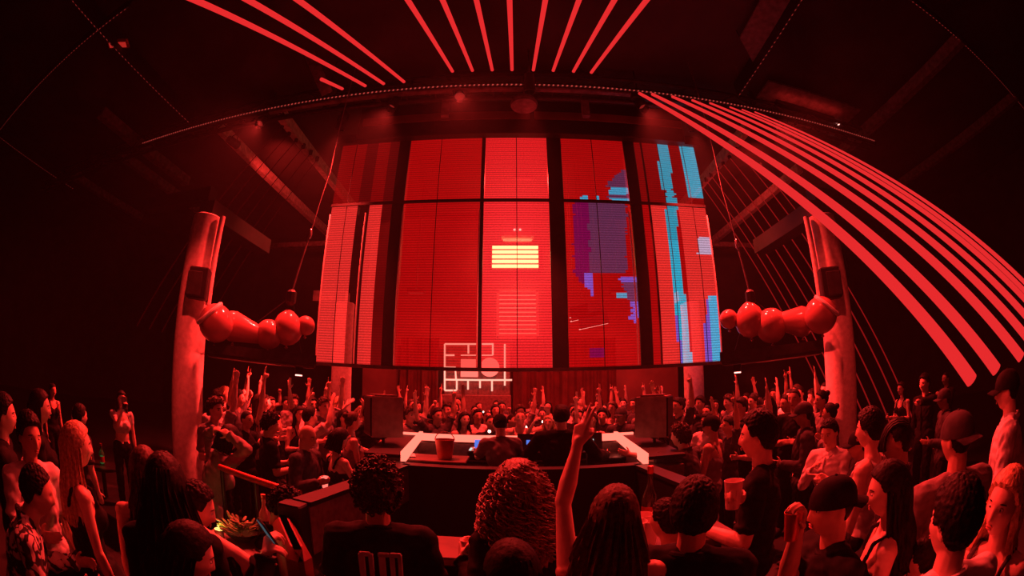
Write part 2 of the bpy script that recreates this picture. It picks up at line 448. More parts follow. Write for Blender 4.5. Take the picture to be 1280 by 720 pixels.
CURL = {'relax': [(15, 25, 15), (20, 28, 18), (25, 30, 20), (28, 32, 22)], 'open': [(3, 6, 4)]*4, 'fist': [(75, 90, 60)]*4,
        'point': [(4, 6, 4), (75, 90, 60), (78, 92, 60), (80, 92, 60)], 'peace': [(4, 5, 3), (4, 5, 3), (78, 92, 60), (80, 92, 60)],
        'grip': [(38, 52, 35), (40, 54, 36), (42, 55, 38), (45, 56, 40)], 'horns': [(4, 6, 4), (78, 92, 60), (78, 92, 60), (6, 8, 5)]}
def hand_mb(m, w, d, n, pose, side, s=1.0):
    d = unit(d); n = np.asarray(n, float); n = unit(n - d*np.dot(n, d)); u = np.cross(d, n)*side
    w = np.asarray(w, float)
    m.cap(w-d*.02*s, w+d*.015*s, .024*s, .024*s, 10)
    base = [(.026, .086), (.009, .090), (-.008, .086), (-.024, .078)]
    ln = [(.042, .026, .021), (.047, .030, .022), (.043, .028, .021), (.033, .021, .019)]
    for i, ((o, l), L3, cu) in enumerate(zip(base, ln, CURL[pose])):
        k = w + (d*l + u*o)*s
        m.cap(w+(d*.012+u*o*.62)*s, k, .0145*s, .0112*s, 8)
        p = k; a = 0; fan = (1.5-i)*(.09 if pose in ('open', 'peace') else .03)
        for j in range(3):
            a += math.radians(cu[j]); q = p + (d*math.cos(a) + n*math.sin(a) + u*fan)*L3[j]*s
            m.cap(p, q, (.0098-.0011*j)*s, (.0088-.0011*j)*s, 8); p = q
    m.ell(w+(d*.045+n*.004)*s, (.034*s, .016*s, .046*s), np.stack([u, n, d], 1), 12, 8)
    b = w + (d*.026+u*.027)*s
    if pose in ('fist', 'point', 'peace', 'horns'): dr = [(.45, .75, .35), (-.25, .85, .55)]
    elif pose == 'grip': dr = [(.6, .6, .6), (.2, .8, .65)]
    else: dr = [(.75, .65, .2), (.45, .9, .2)]
    m.cap(w+(d*.012+u*.012)*s, b, .015*s, .013*s, 8); p = b
    for j, (cu_, cd, cn) in enumerate(dr):
        q = p + unit(u*cu_+d*cd+n*cn)*(.037, .030)[j]*s; m.cap(p, q, (.0115-.0015*j)*s, (.010-.0015*j)*s, 8); p = q
    return w + (d*.075 + n*.035)*s
ARMS = {'down': ((.16, .04, -1), (.05, .22, -1)), 'bent': ((.22, .10, -1), (-.30, .95, .18)), 'drink': ((.26, .30, -.95), (-.35, .65, .70)),
        'up': ((.38, .15, 1), (.02, .10, 1)), 'upout': ((.75, .2, .75), (.15, .15, 1)), 'upbent': ((.85, .35, .25), (-.12, .2, 1)), 'forward': ((.25, .75, -.7), (-.15, 1, .10)),
        'chest': ((.30, .20, -.95), (-.65, .45, .75)), 'head': ((.75, .25, .60), (-.95, -.15, .30)), 'clap': ((.40, .70, .15), (-.45, .55, .75)), 'phone': ((.22, .55, -.55), (-.30, .80, .75)),
        'lean': ((.35, .35, -.9), (.10, .9, -.25)), 'table': ((.35, .75, -.55), (-.3, 1, -.35)), 'cross': ((.28, .18, -1), (-.95, .35, .10)),
        'hip': ((.55, -.1, -.85), (-.75, .35, -.5)), 'reach': ((.35, .9, .05), (0, 1, .10)), 'spread': ((.55, .35, -.75), (.35, .8, -.1))}
def build_person(H=1.75, sex='m', skin='skin', hair=('short', 'hair_black'), cap=None, top=('tee', 'cloth_black'), bottom=('trousers', 'cloth_black'),
                 arms=('down', 'down'), hands=('relax', 'relax'), seat=None, lean=0.0, turn=0.0, nod=0.0, tilt=0.0, wide=1.0, vox=.0075, face=False, seed=0, shoe='shoe', step=.0, scale=None):
    """a person standing (or seated) at the origin facing +Y; returns root object, info"""
    rng = np.random.default_rng(seed); s = H/1.75 if scale is None else scale; f = sex == 'f'
    pz = (.93 if seat is None else seat/s + .10)
    Rl = rx(-math.radians(lean)); pel = np.array([0, 0, pz])
    def T(x, y, z): return (pel + Rl @ np.array([x, y, z]))*s
    shw = (.160 if f else .180)*wide
    sh = {k: T(k*shw, -.005, .475) for k in (-1, 1)}
    nb = T(0, -.012, .525); hc = T(0, .022, .70)
    Rh = Rl.T @ Rl @ rz(-math.radians(turn)) @ rx(-math.radians(nod)) @ ry(math.radians(tilt))
    el, wr, hd, hn = {}, {}, {}, {}
    for i, k in enumerate((-1, 1)):
        a = ARMS[arms[i]] if isinstance(arms[i], str) else arms[i]
        if a[0] == 'to':                                   # bend the arm so that the wrist reaches a point
            W = np.asarray(a[1], float); v0 = W - sh[k]; L1, L2 = .285*s, .245*s; dd = min(max(np.linalg.norm(v0), .12*s), .985*(L1+L2)); u0 = unit(v0)
            q = (L1*L1-L2*L2+dd*dd)/(2*dd); hh = math.sqrt(max(L1*L1-q*q, 0)); pole = np.array([k*.45, -.25, -1.0]) if len(a) < 3 else np.asarray(a[2], float)*[k, 1, 1]
            pole = unit(pole-u0*np.dot(pole, u0)); E_ = sh[k]+u0*q+pole*hh; a = ((E_-sh[k])*[k, 1, 1], (sh[k]+u0*dd-E_)*[k, 1, 1])
        u = unit(np.array(a[0])*[k, 1, 1]); v = unit(np.array(a[1])*[k, 1, 1])
        el[k] = sh[k] + u*.285*s; wr[k] = el[k] + v*.245*s; hd[k] = v
        inn = np.array([-k, .15, 0]) if abs(v[2]) < .75 else (np.array([-k*.35, 1, 0]) if v[2] > 0 else np.array([-k, .2, 0]))
        hn[k] = inn
    hip, kn, an, toe = {}, {}, {}, {}
    for i, k in enumerate((-1, 1)):
        hip[k] = np.array([k*.088, 0, pz-.02])*s
        if seat is None:
            yy = step*k
            kn[k] = np.array([k*.10, .02+yy*.5, .49])*s; an[k] = np.array([k*.105, -.02+yy, .085])*s
        else:
            kn[k] = hip[k] + np.array([k*.07, .43, .02])*s; an[k] = kn[k] + np.array([0, .03, -.42])*s
            if an[k][2] < .08*s: an[k] = kn[k] + np.array([0, .25, -(kn[k][2]/s-.08)])*s
        toe[k] = an[k] + np.array([k*.02, .14, -.045])*s
    fem = 1.0 if f else 0.0
    def torso(m, e, lo=True, hi=True):
        if lo: m.ell(T(0, -.005, .01), np.array([.155+.018*fem, .112+.006*fem, .13])*s*[wide, 1, 1]+e, Rl)
        m.ell(T(0, .0, .15), np.array([.138-.014*fem, .100-.006*fem, .16])*s*[wide, 1, 1]+e, Rl)
        if hi:
            m.ell(T(0, .002, .33), np.array([.163-.016*fem, .112-.010*fem, .19])*s*[wide, 1, 1]+e, Rl)
            m.cap(sh[-1], sh[1], (.058-.010*fem)*s+e)
            for k in (-1, 1):
                m.cap(nb+(T(0, -.01, .50)-nb)*.5, sh[k], (.046-.006*fem)*s+e, (.050-.008*fem)*s+e)
                if f: m.ell(T(k*.068, .085, .335), np.array([.062, .060, .064])*s+e, Rl, 12, 8)
        return m
    def uarm(m, k, e, t=1.0): m.cap(sh[k], sh[k]+(el[k]-sh[k])*t, (.054-.010*fem)*s+e, ((.054-.010*fem)+(-.014)*t)*s+e)
    def farm(m, k, e, t=1.0):
        m.cap(el[k], el[k]+(wr[k]-el[k])*.35, (.040-.006*fem)*s+e, (.043-.007*fem)*s+e); m.cap(el[k]+(wr[k]-el[k])*.35, el[k]+(wr[k]-el[k])*t, (.043-.007*fem)*s+e, ((.043-.007*fem)-.016*(t-.35)/.65)*s+e)
    def leg(m, k, e, t=1.0):
        m.cap(hip[k], kn[k], .084*s+e, .056*s+e)
        if t > 1:
            mid = kn[k]+(an[k]-kn[k])*.3+np.array([0, -.012, 0])*s; m.cap(kn[k], mid, .054*s+e, .056*s+e); m.cap(mid, kn[k]+(an[k]-kn[k])*min(1, t-1), .056*s+e, .038*s+e*1.3)
    # body
    b = MB(); torso(b, 0)
    hs = (s*.96 if f else s)
    b.cap(nb-np.array([0, 0, .03])*s, hc + Rh @ np.array([0, -.020, -.065])*s, (.060-.010*fem)*s, (.054-.009*fem)*s)
    hm = head_mb(72, 54) if vox < .009 else head_mb(40, 30); b.join(hm.xf(Rh*hs, hc))
    info = {}
    for i, k in enumerate((-1, 1)):
        uarm(b, k, 0); farm(b, k, 0); leg(b, k, 0, 2.0)
        b.ell((an[k]+toe[k])/2+np.array([0, .01, -.01])*s, np.array([.040, .115, .035])*s, None, 14, 8)
        info[k] = hand_mb(b, wr[k], hd[k], hn[k], hands[i], k, s)
    root = link('person', fuse(b, vox, 2 if vox < .009 else 1, .35, 'person_body')); root.data.materials.append(M[skin])
    # hair
    def put(mb, name, m, R=None):
        return mb.xf(Rh*hs, hc).build(name, m, root)
    kind, hmat = hair; HN = 120 if vox < .0078 else 64
    if cap and kind in ('short', 'quiff', 'buzz'): put(hair_short(.006, .001, 9, seed), 'hair', hmat)
    elif kind == 'short': put(hair_short(.016, .005, 9, seed, nu=HN, nv=HN*2//3), 'hair', hmat)
    elif kind == 'buzz': put(hair_short(.004, .001, 12, seed), 'hair', hmat)
    elif kind == 'quiff': put(hair_short(.020, .0045, 10, seed, top=1.6, nu=HN, nv=HN*2//3), 'hair', hmat)
    elif kind == 'curly': put(hair_curls(hair_short(.034, .012, 11, seed, low=-.6, top=1.15), 520, .047, rng), 'hair', hmat)
    elif kind == 'tousled': put(hair_curls(hair_short(.024, .010, 9, seed, top=1.3), 160, .034, rng), 'hair', hmat)
    elif kind == 'long': put(hair_long(.40, seed=seed), 'hair', hmat)
    elif kind == 'bob': put(hair_long(.15, wide=.105, bot=.12, seed=seed), 'hair', hmat)
    elif kind == 'longfull': put(hair_long(.46, wide=.135, bot=.19, back=.13, amp=.008, seed=seed, open_=125), 'hair', hmat)
    elif kind == 'wavy': put(hair_long(.38, wide=.12, bot=.16, amp=.007, seed=seed, wave=.006), 'hair', hmat)
    elif kind == 'longcurly': put(hair_curls(hair_long(.33, wide=.135, back=.135, bot=.14, amp=.010, seed=seed, th=.050, open_=128, full=.030), 420, 0, rng, True), 'hair', hmat)
    elif kind == 'bun':
        h = hair_short(.014, .003, 10, seed); h.ell((0, -.10, .075), (.042, .040, .040)); put(h, 'hair', hmat)
    elif kind == 'braids':
        h = hair_short(.010, .002, 10, seed)
        for q in range(7):
            a0 = (q-3)*.024; pts = []
            for t in np.linspace(0, 1, 15):
                ang = -.35 + t*2.6; d = unit(np.array([a0/.1*math.cos(t*.4), math.cos(ang), math.sin(ang)])); pts.append(head_pts(d[None])[0]+d*(.013+.003*math.sin(t*45)))
            h.tube(pts, .010, 6)
        put(h, 'hair', hmat)
    if cap: put(cap_mb('back' in cap, 'beanie' in cap), 'beanie' if 'beanie' in cap else 'cap', cap.split(':')[1])
    if face == 'lite':
        for k in (-1, 1):
            put(MB().ell((k*.031, .0790, .008), (.0135, .0105, .0065), None, 10, 6), 'eye', 'iris')
            put(MB().tube([(k*(.014+.009*q), .0915-.0012*q*q, .0285+.0016*q-.0007*q*q) for q in range(5)], [.002, .0034, .0034, .003, .0015], 5), 'eyebrow', 'hair_black')
    elif face:
        for k in (-1, 1):
            e = MB().ell((k*.031, .0775, .008), (.0125, .0105, .0072), None, 12, 8); eo = put(e, 'eye', 'eye')
            i_ = MB().ell((k*.031, .0868, .008), (.0050, .0022, .0050), None, 10, 6).xf(Rh*hs, hc).build('iris', 'iris', eo)
            w = MB().tube([(k*(.014+.009*q), .0905-.0012*q*q, .0285+.0016*q-.0007*q*q) for q in range(5)], [.002, .0034, .0034, .003, .0015], 6); put(w, 'eyebrow', 'hair_black')
        put(MB().ell((0, .0915, -.0555), (.021, .0052, .0042), rx(.2), 14, 6).ell((0, .0905, -.0645), (.018, .0056, .0048), rx(-.2), 14, 6), 'lips', 'lips')
    # clothes
    vc = max(.0085, vox*1.15)
    def cloth(mb, name, m, fold=.0035):
        o = link(name, fuse(mb, vc, 2, .5, name, fold*(1.35 if m in ('cloth_light', 'cloth_mid', 'floral') else .9), 24, seed), root); o.data.materials.append(M[m] if isinstance(m, str) else m); return o
    tk, tm = top; bk, bm = bottom
    t = MB()
    if tk in ('tee', 'long', 'jacket', 'shirt'):
        e = .024 if tk == 'jacket' else .015
        torso(t, e*s)
        for k in (-1, 1):
            t.cap(hip[k]+np.array([0, 0, .02]), hip[k]+np.array([0, 0, .06])*s, .092*s, .10*s)
            if tk == 'tee': uarm(t, k, .017*s, .68)
            else: uarm(t, k, e*s); farm(t, k, e*.9*s, .95)
            h = sh[k]+(el[k]-sh[k])*.72 if tk == 'tee' else el[k]+(wr[k]-el[k])*.97; F = frame_z(el[k]-sh[k] if tk == 'tee' else wr[k]-el[k]); hr = (.062-.010*fem)*s if tk == 'tee' else .040*s
            t.tube([h + F @ np.array([hr*math.cos(q), hr*math.sin(q), 0]) for q in np.linspace(0, 2*math.pi, 19)], .012*s, 6)
        a = np.linspace(0, 2*math.pi, 25)
        rr = .062 if tk != 'jacket' else .070
        t.tube([T(rr*math.cos(q), -.012+rr*1.0*math.sin(q), .520-.018*math.sin(q)) for q in a], (.013 if tk in ('tee', 'long') else .019)*s, 8)
    elif tk in ('tank', 'dress'):
        torso(t, .012*s, True, False)
        t.ell(T(0, .002, .29), np.array([.163-.016*fem, .112-.010*fem, .150])*s*[wide, 1, 1]+.012*s, Rl)
        for k in (-1, 1):
            if f: t.ell(T(k*.068, .085, .335), np.array([.062, .060, .064])*s+.010*s, Rl, 12, 8)
            t.tube([T(k*.085, .115-.02*fem, .40), T(k*.098, .06, .505), T(k*.10, -.01, .532), T(k*.095, -.07, .49), T(k*.085, -.105, .40)], .013*s, 8)
    elif tk == 'crop':
        t.ell(T(0, .002, .31), np.array([.150, .104, .13])*s+.013*s, Rl)
        for k in (-1, 1):
            t.ell(T(k*.068, .085, .335), np.array([.062, .060, .064])*s+.010*s, Rl, 12, 8); uarm(t, k, .013*s, .35); t.cap(T(0, -.01, .47), sh[k], .050*s)
    if tk == 'dress' and seat is None:
        t.lathe([(.150*s, (pz+.08)*s), (.185*s, (pz-.02)*s), (.20*s, (pz-.20)*s), (.215*s, (pz-.42)*s), (.19*s, (pz-.43)*s)], 28)
    elif tk == 'dress':
        for k in (-1, 1): t.cap(hip[k], hip[k]+(kn[k]-hip[k])*.6, .10*s, .085*s)
    info['top'] = cloth(t, {'tee': 'tee_shirt', 'long': 'long_sleeve_top', 'jacket': 'jacket', 'shirt': 'shirt', 'tank': 'tank_top', 'dress': 'dress', 'crop': 'crop_top'}[tk], tm)
    if tk in ('tee', 'long'):
        MB().tube([T((.064-.006*fem)*math.cos(q), -.010+.068*math.sin(q), .532-.026*math.sin(q)) for q in np.linspace(0, 2*math.pi, 29)], .0095*s, 8).build('collar', tm, info['top'])
    if tk in ('shirt', 'jacket'):
        c_ = MB()
        for k in (-1, 1):
            c_.loft([np.array([T(k*(.030+.012*q), .062-.020*q*.3, .505-.016*q), T(k*(.075-.004*q), .040-.03*q*.2, .545-.012*q), T(k*(.082-.004*q), .044-.03*q*.2, .530-.012*q), T(k*(.036+.012*q), .080-.006*q, .490-.016*q)]) for q in (0, 1.2, 2.4)])
        c_.tube([T(.068*math.cos(q), -.016+.066*math.sin(q), .535-.020*math.sin(q)) for q in np.linspace(-.35, math.pi+.35, 17)][::-1] if False else [T(.070*math.cos(q), -.016-.062*math.sin(q), .540+.012*math.sin(q)) for q in np.linspace(-.2, math.pi+.2, 17)], .014*s, 8)
        co = c_.build('collar', tm, info['top'])
        p_ = MB(); p_.tube([T(0, .136-.006*fem, .06), T(0, .122, .15), T(0, .134, .30), T(0, .120, .42), T(0, .086, .49)], [.010*s]*5, 6); p_.build('placket', tm, info['top'])
    if bk and tk != 'dress':
        t = MB(); t.ell(T(0, -.005, .0), np.array([.155+.018*fem, .112+.006*fem, .125])*s*[wide, 1, 1]+.010*s, Rl)
        for k in (-1, 1): leg(t, k, (.014 if bk == 'trousers' else .018)*s, 1.97 if bk == 'trousers' else 1.0)
        if bk == 'skirt' and seat is None: t = MB().lathe([(.150*s, (pz+.10)*s), (.188*s, (pz)*s), (.20*s, (pz-.25)*s), (.18*s, (pz-.26)*s)], 28)
        cloth(t, bk, bm)
    t = MB()
    for k in (-1, 1):
        m = MB(); m.ell((an[k]+toe[k])/2+np.array([0, .012, -.008])*s, np.array([.049, .130, .043])*s, None, 16, 10); m.cap(an[k]+np.array([0, 0, -.03])*s, an[k], .046*s, .045*s)
        m.build('shoe', shoe, root)
    info.update(head=hc, R=Rh, s=s, sh=sh, T=T, Rl=Rl, wr=wr)
    return root, info
def place(px, py, d, facing, label, floor=0.0, group=None, cat='person', **kw):
    """build a person whose head centre lies on the pixel's ray at the horizontal distance d; facing is the compass turn from looking away"""
    p = at(px, py, d); lean = math.radians(kw.get('lean', 0)); z = p[2]-floor
    seat = kw.get('seat')
    yl = .70*math.sin(lean) + .022*math.cos(lean); zl = .70*math.cos(lean) - .022*math.sin(lean)
    if seat is None: s = z/(.93+zl); kw['H'] = s*1.75
    else:
        s = kw.get('scale') or 1.0; kw['scale'] = s; seat = z - (.10+zl)*s; kw['seat'] = seat; kw['H'] = 1.75*s
    head = math.atan2(p[0], p[1]) + math.radians(facing)
    fw = np.array([math.sin(head), math.cos(head)]); loc = np.array([p[0]-fw[0]*yl*s, p[1]-fw[1]*yl*s, floor])
    reach = kw.pop('reach', None)
    if reach:
        ar = list(kw.get('arms', ('down', 'down')))
        for k, q in reach.items(): ar[0 if k < 0 else 1] = ('to', rz(head) @ (at(*q[:3])-loc)) + tuple(q[3:])
        kw['arms'] = ar
    o, info = build_person(**kw)
    o.location = loc; o.rotation_euler = (0, 0, -head)
    R = rz(-head); info['world'] = lambda q: np.array(o.location) + R @ np.asarray(q)
    info['heading'] = head; info['seat'] = kw.get('seat')
    tag(o, label, cat, group)
    print('person %-60s H %.2f s %.2f seat %s' % (label[:60], kw['H'], info['s'], kw.get('seat')))
    return o, info
# ------------------------------------------------------------------ the room
XL, XR, YB, YR, ZT = -17.8, 17.8, 16.5, -9.0, ZB+.42
struct('floor', MB().box(((XL+XR)/2, (YB+YR)/2, -.1), (XR-XL+.4, YB-YR+.4, .2)), 'floor')
struct('ceiling', MB().box(((XL+XR)/2, (YB+YR)/2, ZT+.1), (XR-XL+.4, YB-YR+.4, .2)), 'ceiling')
struct('wall_left', MB().box((XL-.1, (YB+YR)/2, ZT/2), (.2, YB-YR+.4, ZT)), 'wall')
struct('wall_right', MB().box((XR+.1, (YB+YR)/2, ZT/2), (.2, YB-YR+.4, ZT)), 'wall')
struct('wall_back', MB().box(((XL+XR)/2, YB+.1, ZT/2), (XR-XL, .2, ZT)), 'wall')
struct('wall_rear', MB().box(((XL+XR)/2, YR-.1, ZT/2), (XR-XL, .2, ZT)), 'wall')
# red painted feature wall of the back bar, seen through the screen
YW = 13.6
struct('wall_feature', MB().box((.3, YW+.1, 4.0), (10.4, .2, 7.6)), 'innerwall')

# ceiling beams on the plane of the light strips and lower ones over the side aisles
def beam(p0, p1, w, h, m='beam'):
    return struct('ceiling_beam', MB().bar(p0, p1, w, h), m)
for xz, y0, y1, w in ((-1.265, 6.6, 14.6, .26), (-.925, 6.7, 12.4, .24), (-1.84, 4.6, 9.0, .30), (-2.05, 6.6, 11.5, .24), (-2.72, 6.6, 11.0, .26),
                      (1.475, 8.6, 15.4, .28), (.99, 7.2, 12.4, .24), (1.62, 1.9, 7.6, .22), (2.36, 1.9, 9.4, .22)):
    beam((xz*HB, y0, ZB+.06), (xz*HB, y1, ZB+.06), w*(.7 if abs(xz) < 1.5 else 1), .26, 'litbeam' if abs(xz) < 1.5 else 'beam')
for x0, x1, y in ((-10.4, -6.6, 15.0), (7.6, 10.4, 15.0)): beam((x0, y, ZB-.1), (x1, y, ZB-.1), .2, .2)

# columns
COLS = [(-4.85, 5.06, .27, 4.42, 'near concrete column left of the big screen, lit red, standing behind the crowd'),
        (4.95, 5.05, .27, 4.42, 'near concrete column right of the big screen, beside the hanging balloons'),
        (-4.05, 9.7, .25, 4.0, 'far concrete column under the left end of the big screen'),
        (4.35, 9.7, .25, 4.0, 'far concrete column under the right end of the big screen')]
for x, y, r, h, lab in COLS:
    struct('column', MB().lathe([(r, 0), (r, h*.5), (r*.985, h-.02), (r*.90, h)], 40, (x, y, 0)), 'concrete', lab, True)
for sx in (-1, 1):
    beam((sx*4.9, 5.0, 4.56), (sx*4.9, 7.0, 4.56), .34, .28, 'black'); beam((sx*4.9-1.9*(sx < 0), 5.1, 4.84), (sx*4.9+1.9*(sx > 0), 5.1, 4.84), .22, .24, 'black')
    beam((sx*4.9, 9.7, 4.15), (sx*4.0, 9.7, 4.15), .3, .26)

# light strips: rows of LED dots in dark channels
def light_strip(p0, p1, lab, m='strip', gap=.11, sz=.016):
    o = empty('light_strip', p0); p0 = np.array(p0, float); p1 = np.array(p1, float); L = np.linalg.norm(p1-p0)
    MB().bar((0, 0, .17), p1-p0+np.array([0, 0, .17]), .05, .34).build('channel', 'black', o, False)
    b = MB().bar(np.zeros(3), p1-p0, sz, .014)
    b.build('led_row', m, o, False); tag(o, lab, 'light strip', 'dotted light strips under the ceiling')
ZS = ZB+.01
light_strip((-1.41*HB, 1.0, ZS), (-1.39*HB, 6.2, ZS), 'dotted light strip running away along the ceiling to the left end of the truss')
light_strip((-1.2*HB, 2.28, ZS), (-2.79*HB, 2.6, ZS), 'dotted light strip crossing the ceiling at the upper left, square to its neighbours')
light_strip((-2.90*HB, 2.8, ZS), (-2.92*HB, 7.4, ZS), 'dotted light strip close to the dark left wall, outermost on that side', gap=.14)
light_strip((.845*HB, 2.6, ZS), (.845*HB, 6.1, ZS), 'dotted light strip beside the hanging panel right of the overhead beams')
light_strip((1.15*HB, 1.92, ZS), (2.6*HB, 1.98, ZS), 'dotted light strip crossing the ceiling at the upper right', gap=.16)

# ------------------------------------------------------------------ lighting truss across the room
t = empty('lighting_truss', (0, YT, ZB)); x0, x1 = -17.4, 9.2
tag(t, 'long dark lighting truss with a dotted strip crossing the room above the screen', 'truss')
for dz, nm in ((.10, 'upper_chord'), (-.24, 'lower_chord')):
    for dy in (-.14, .14): MB().tube([(x0, dy, dz), (x1, dy, dz)], .045 if dz > 0 else .06, 10).build(nm, 'steel', t)
b = MB(); k = 0
for x in np.arange(x0, x1-.5, .55):
    for dy in (-.14, .14): b.tube([(x, dy, -.24 if k % 2 else .10), (x+.55, dy, .10 if k % 2 else -.24)], .017, 6)
    b.tube([(x, -.14, -.24), (x, .14, -.24)], .017, 6); k += 1
b.build('lattice', 'steel', t)
b = MB().box((-.15, -.22, -.22), (18.6, .014, .024))
b.build('led_row', 'strip_truss', t, False)
MB().box((-.2, -.17, -.30), (9.6, .10, .035)).build('bottom_plate', 'beam', t, False)
for x in (-9.5, -5.2, -1.2, 1.3, 5.2, 8.8): MB().box((x, 0, .26), (.09, .12, .34)).build('hanger', 'steel', t, False)
for x in (-1.25, 1.38): MB().box((x, .16, -.46), (.14, .10, .40)).build('drop_bracket', 'beam', t, False)
MB().lathe([(.02, .10), (.20, .06), (.26, -.05), (.24, -.10), (.02, -.11)], 24, (.22, .1, -.40)).build('beacon_dome', 'beam', t)

# ------------------------------------------------------------------ laser bars and beams
def beam_obj(p0, d, L, r0, r1, m, lab, grp, name='laser_beam'):
    d = unit(d); n = 7; pts = [np.array([0, 0, 0]) + d*L*i/(n-1) for i in range(n)]
    o = MB().tube(pts, [r0+(r1-r0)*i/(n-1) for i in range(n)], 12).build(name, m, None, True, p0)
    tag(o, lab, 'laser beam', grp)
ORD = ['first', 'second', 'third', 'fourth', 'fifth', 'sixth', 'seventh', 'eighth', 'ninth', 'tenth', 'eleventh', 'twelfth']
def laser_bar(xs, y, z, lab):
    o = empty('laser_bar', ((min(xs)+max(xs))/2, y, z)); c = (min(xs)+max(xs))/2
    MB().box((0, .07, 0), (max(xs)-min(xs)+.3, .13, .12), None, .015).build('housing', 'black', o, False)
    for x in xs: MB().lathe([(.03, 0), (.035, .02), (.035, .03), (.028, .03), (.028, .008), (.02, .006)], 14, (x-c, .005, 0), rx(math.pi/2)).build('aperture', 'steel', o)
    MB().box((0, .07, .09), (.08, .05, .08)).build('clamp', 'steel', o, False)
    tag(o, lab, 'laser fixture', 'laser bars along the truss')
VC = -np.array([.0080, .8822, .4708]); VR = -unit([.11889, .70555, .69862])
zc = 5.62 + ZC
cx = [hity(px, py, YT-.24)[0] for px, py in ((565, 98), (590, 98), (615, 98), (640, 97), (667, 98), (692, 98), (717.5, 98), (740, 100))]
laser_bar(cx, YT-.24, zc, 'black laser bar on the middle of the truss under the overhead fan')
for i, x in enumerate(cx):
    beam_obj((x, YT-.27, zc), VC, 8.5, .030, .034, 'laser', 'red laser beam, %s from the left of the eight overhead ones at the middle' % ORD[i], 'overhead laser beams from the middle of the truss')
lx = [hity(px, py, YT-.24)[0] for px, py in ((429, 111), (457, 109), (480, 106), (505, 105))]
lz = hity(470, 107, YT-.24)[2]
laser_bar(lx, YT-.24, lz, 'black laser bar on the truss beside the dark ceiling flag at its left part')
for i, x in enumerate(lx):
    beam_obj((x, YT-.27, lz), VC, 1.0 if i == 0 else 9.0, .030, .034, 'laser', ['short stub of red laser beam cut off by the dark ceiling flag',
             'red laser beam slanting to the upper left corner, lowest of the long three', 'red laser beam slanting to the upper left, middle of the long three', 'red laser beam slanting to the upper left, uppermost of the long three'][i], 'laser beams slanting to the upper left')
rp = [hity(px, py, YT-.24) for px, py in ((799, 118), (815, 119), (840, 122), (865, 126.5), (887, 130), (912, 135), (927, 138), (943, 141))]
rz_ = float(np.mean([q[2] for q in rp]))
laser_bar([q[0] for q in rp], YT-.24, rz_, 'black laser bar on the right part of the truss above the curving beams')
for i, q in enumerate(rp):
    beam_obj((q[0], YT-.27, q[2]), VR, (q[2]-ZC+.13)/(-VR[2]), (.030, .029, .027, .024, .021, .018, .016, .015)[i], (.026, .026, .026, .026, .025, .024, .023, .022)[i], 'laser', 'red laser beam, %s from the bottom of the eight sweeping down to the right' % ORD[i], 'laser beams sweeping down to the right')
# thin beams from the side beams
VS = unit([.2231, -.3682, -.9026])
pts = [(877, 232), (883, 226), (889, 220), (897, 212), (904, 205), (912, 197), (920, 187), (951, 208)]
for i, (px, py) in enumerate(pts):
    q = hitz(px, py, ZB-.12); v = VS
    beam_obj(q, v, (q[2]-.4)/(-v[2]), .012, .017, 'laser_thin', 'thin red laser beam, %s from the screen of the slanting row at the right' % ORD[i], 'thin laser beams at the right')
    tag(MB().lathe([(.02, -.06), (.05, -.05), (.05, .06), (.015, .075)], 14, (0, 0, .03)).build('laser_pod', 'steel', None, True, q), 'small laser pod under the right ceiling beam, %s from the screen' % ORD[i], 'laser fixture', 'laser pods on the right beam')
pts = [(352, 160), (361, 168), (370, 176), (379, 184), (388, 192), (396, 200)]
for i, (px, py) in enumerate(pts):
    q = hitz(px, py, ZB-.12); v = VS*np.array([-1, 1, 1])
    beam_obj(q, v, (q[2]-2.6)/(-v[2]), .008, .012, 'laser_dim', 'faint thin red laser beam, %s from the screen in the left slanting row' % ORD[5-i], 'thin laser beams at the left')
    tag(MB().lathe([(.02, -.06), (.05, -.05), (.05, .06), (.015, .075)], 14, (0, 0, .03)).build('laser_pod', 'steel', None, True, q), 'small laser pod under the left ceiling beam, %s from the screen' % ORD[5-i], 'laser fixture', 'laser pods on the left beam')

# par lamps added on and near the truss to light crowd, columns and beams
for i, (x, y, z, en, tg, ang) in enumerate(ADDED_PARS):
    o = empty('added_par_lamp', (x, y, z)); d = unit(np.array(tg)-np.array([x, y, z])); R = frame_z(d)
    MB().lathe([(.05, -.20), (.085, -.17), (.10, .02), (.105, .20), (.095, .20), (.09, .02), (.03, -.02)], 24, (0, 0, 0), R).build('can', 'black', o)
    MB().lathe([(.001, .03), (.088, .03), (.088, .035), (.001, .036)], 24, (0, 0, 0), R).build('lens', 'lamp_face', o)
    MB().tube([(-.12, 0, 0), (-.12, 0, .14), (0, 0, .20), (.12, 0, .14), (.12, 0, 0)], .012, 8).build('yoke', 'steel', o)
    MB().tube([(0, 0, .19), (0, 0, ZT-z)], .014, 8).build('hanging_rod', 'steel', o)
    l = bpy.data.lights.new('added_par_light', 'SPOT'); l.energy = en; l.color = RED; l.spot_size = math.radians(ang); l.spot_blend = .8; l.shadow_soft_size = .09
    lo = link('added_par_light', l, o, d*.24); lo.rotation_euler = Vector(-d).to_track_quat('Z', 'Y').to_euler()
    tag(o, ['added black par lamp on the truss left of the middle beams', 'added black par lamp on the truss right of the middle beams', 'added black par lamp on the truss above the left balloons', 'added black par lamp on the truss above the right balloons',
            'added black par lamp hung behind the header of the big screen', 'added black par lamp behind the truss at its left part', 'added black par lamp behind the truss at its right part', 'added black par lamp on the truss beside the middle beacon', 'added black par lamp behind the truss tilted up along the left ceiling beams', 'added black par lamp behind the truss tilted up along the right ceiling beams', 'added black par lamp hung from the ceiling and aimed at the near left column', 'added black par lamp hung from the ceiling and aimed at the near right column', 'added black par lamp hung before the truss middle, aimed straight down at the bar'][i], 'stage lamp', 'added black par lamps')

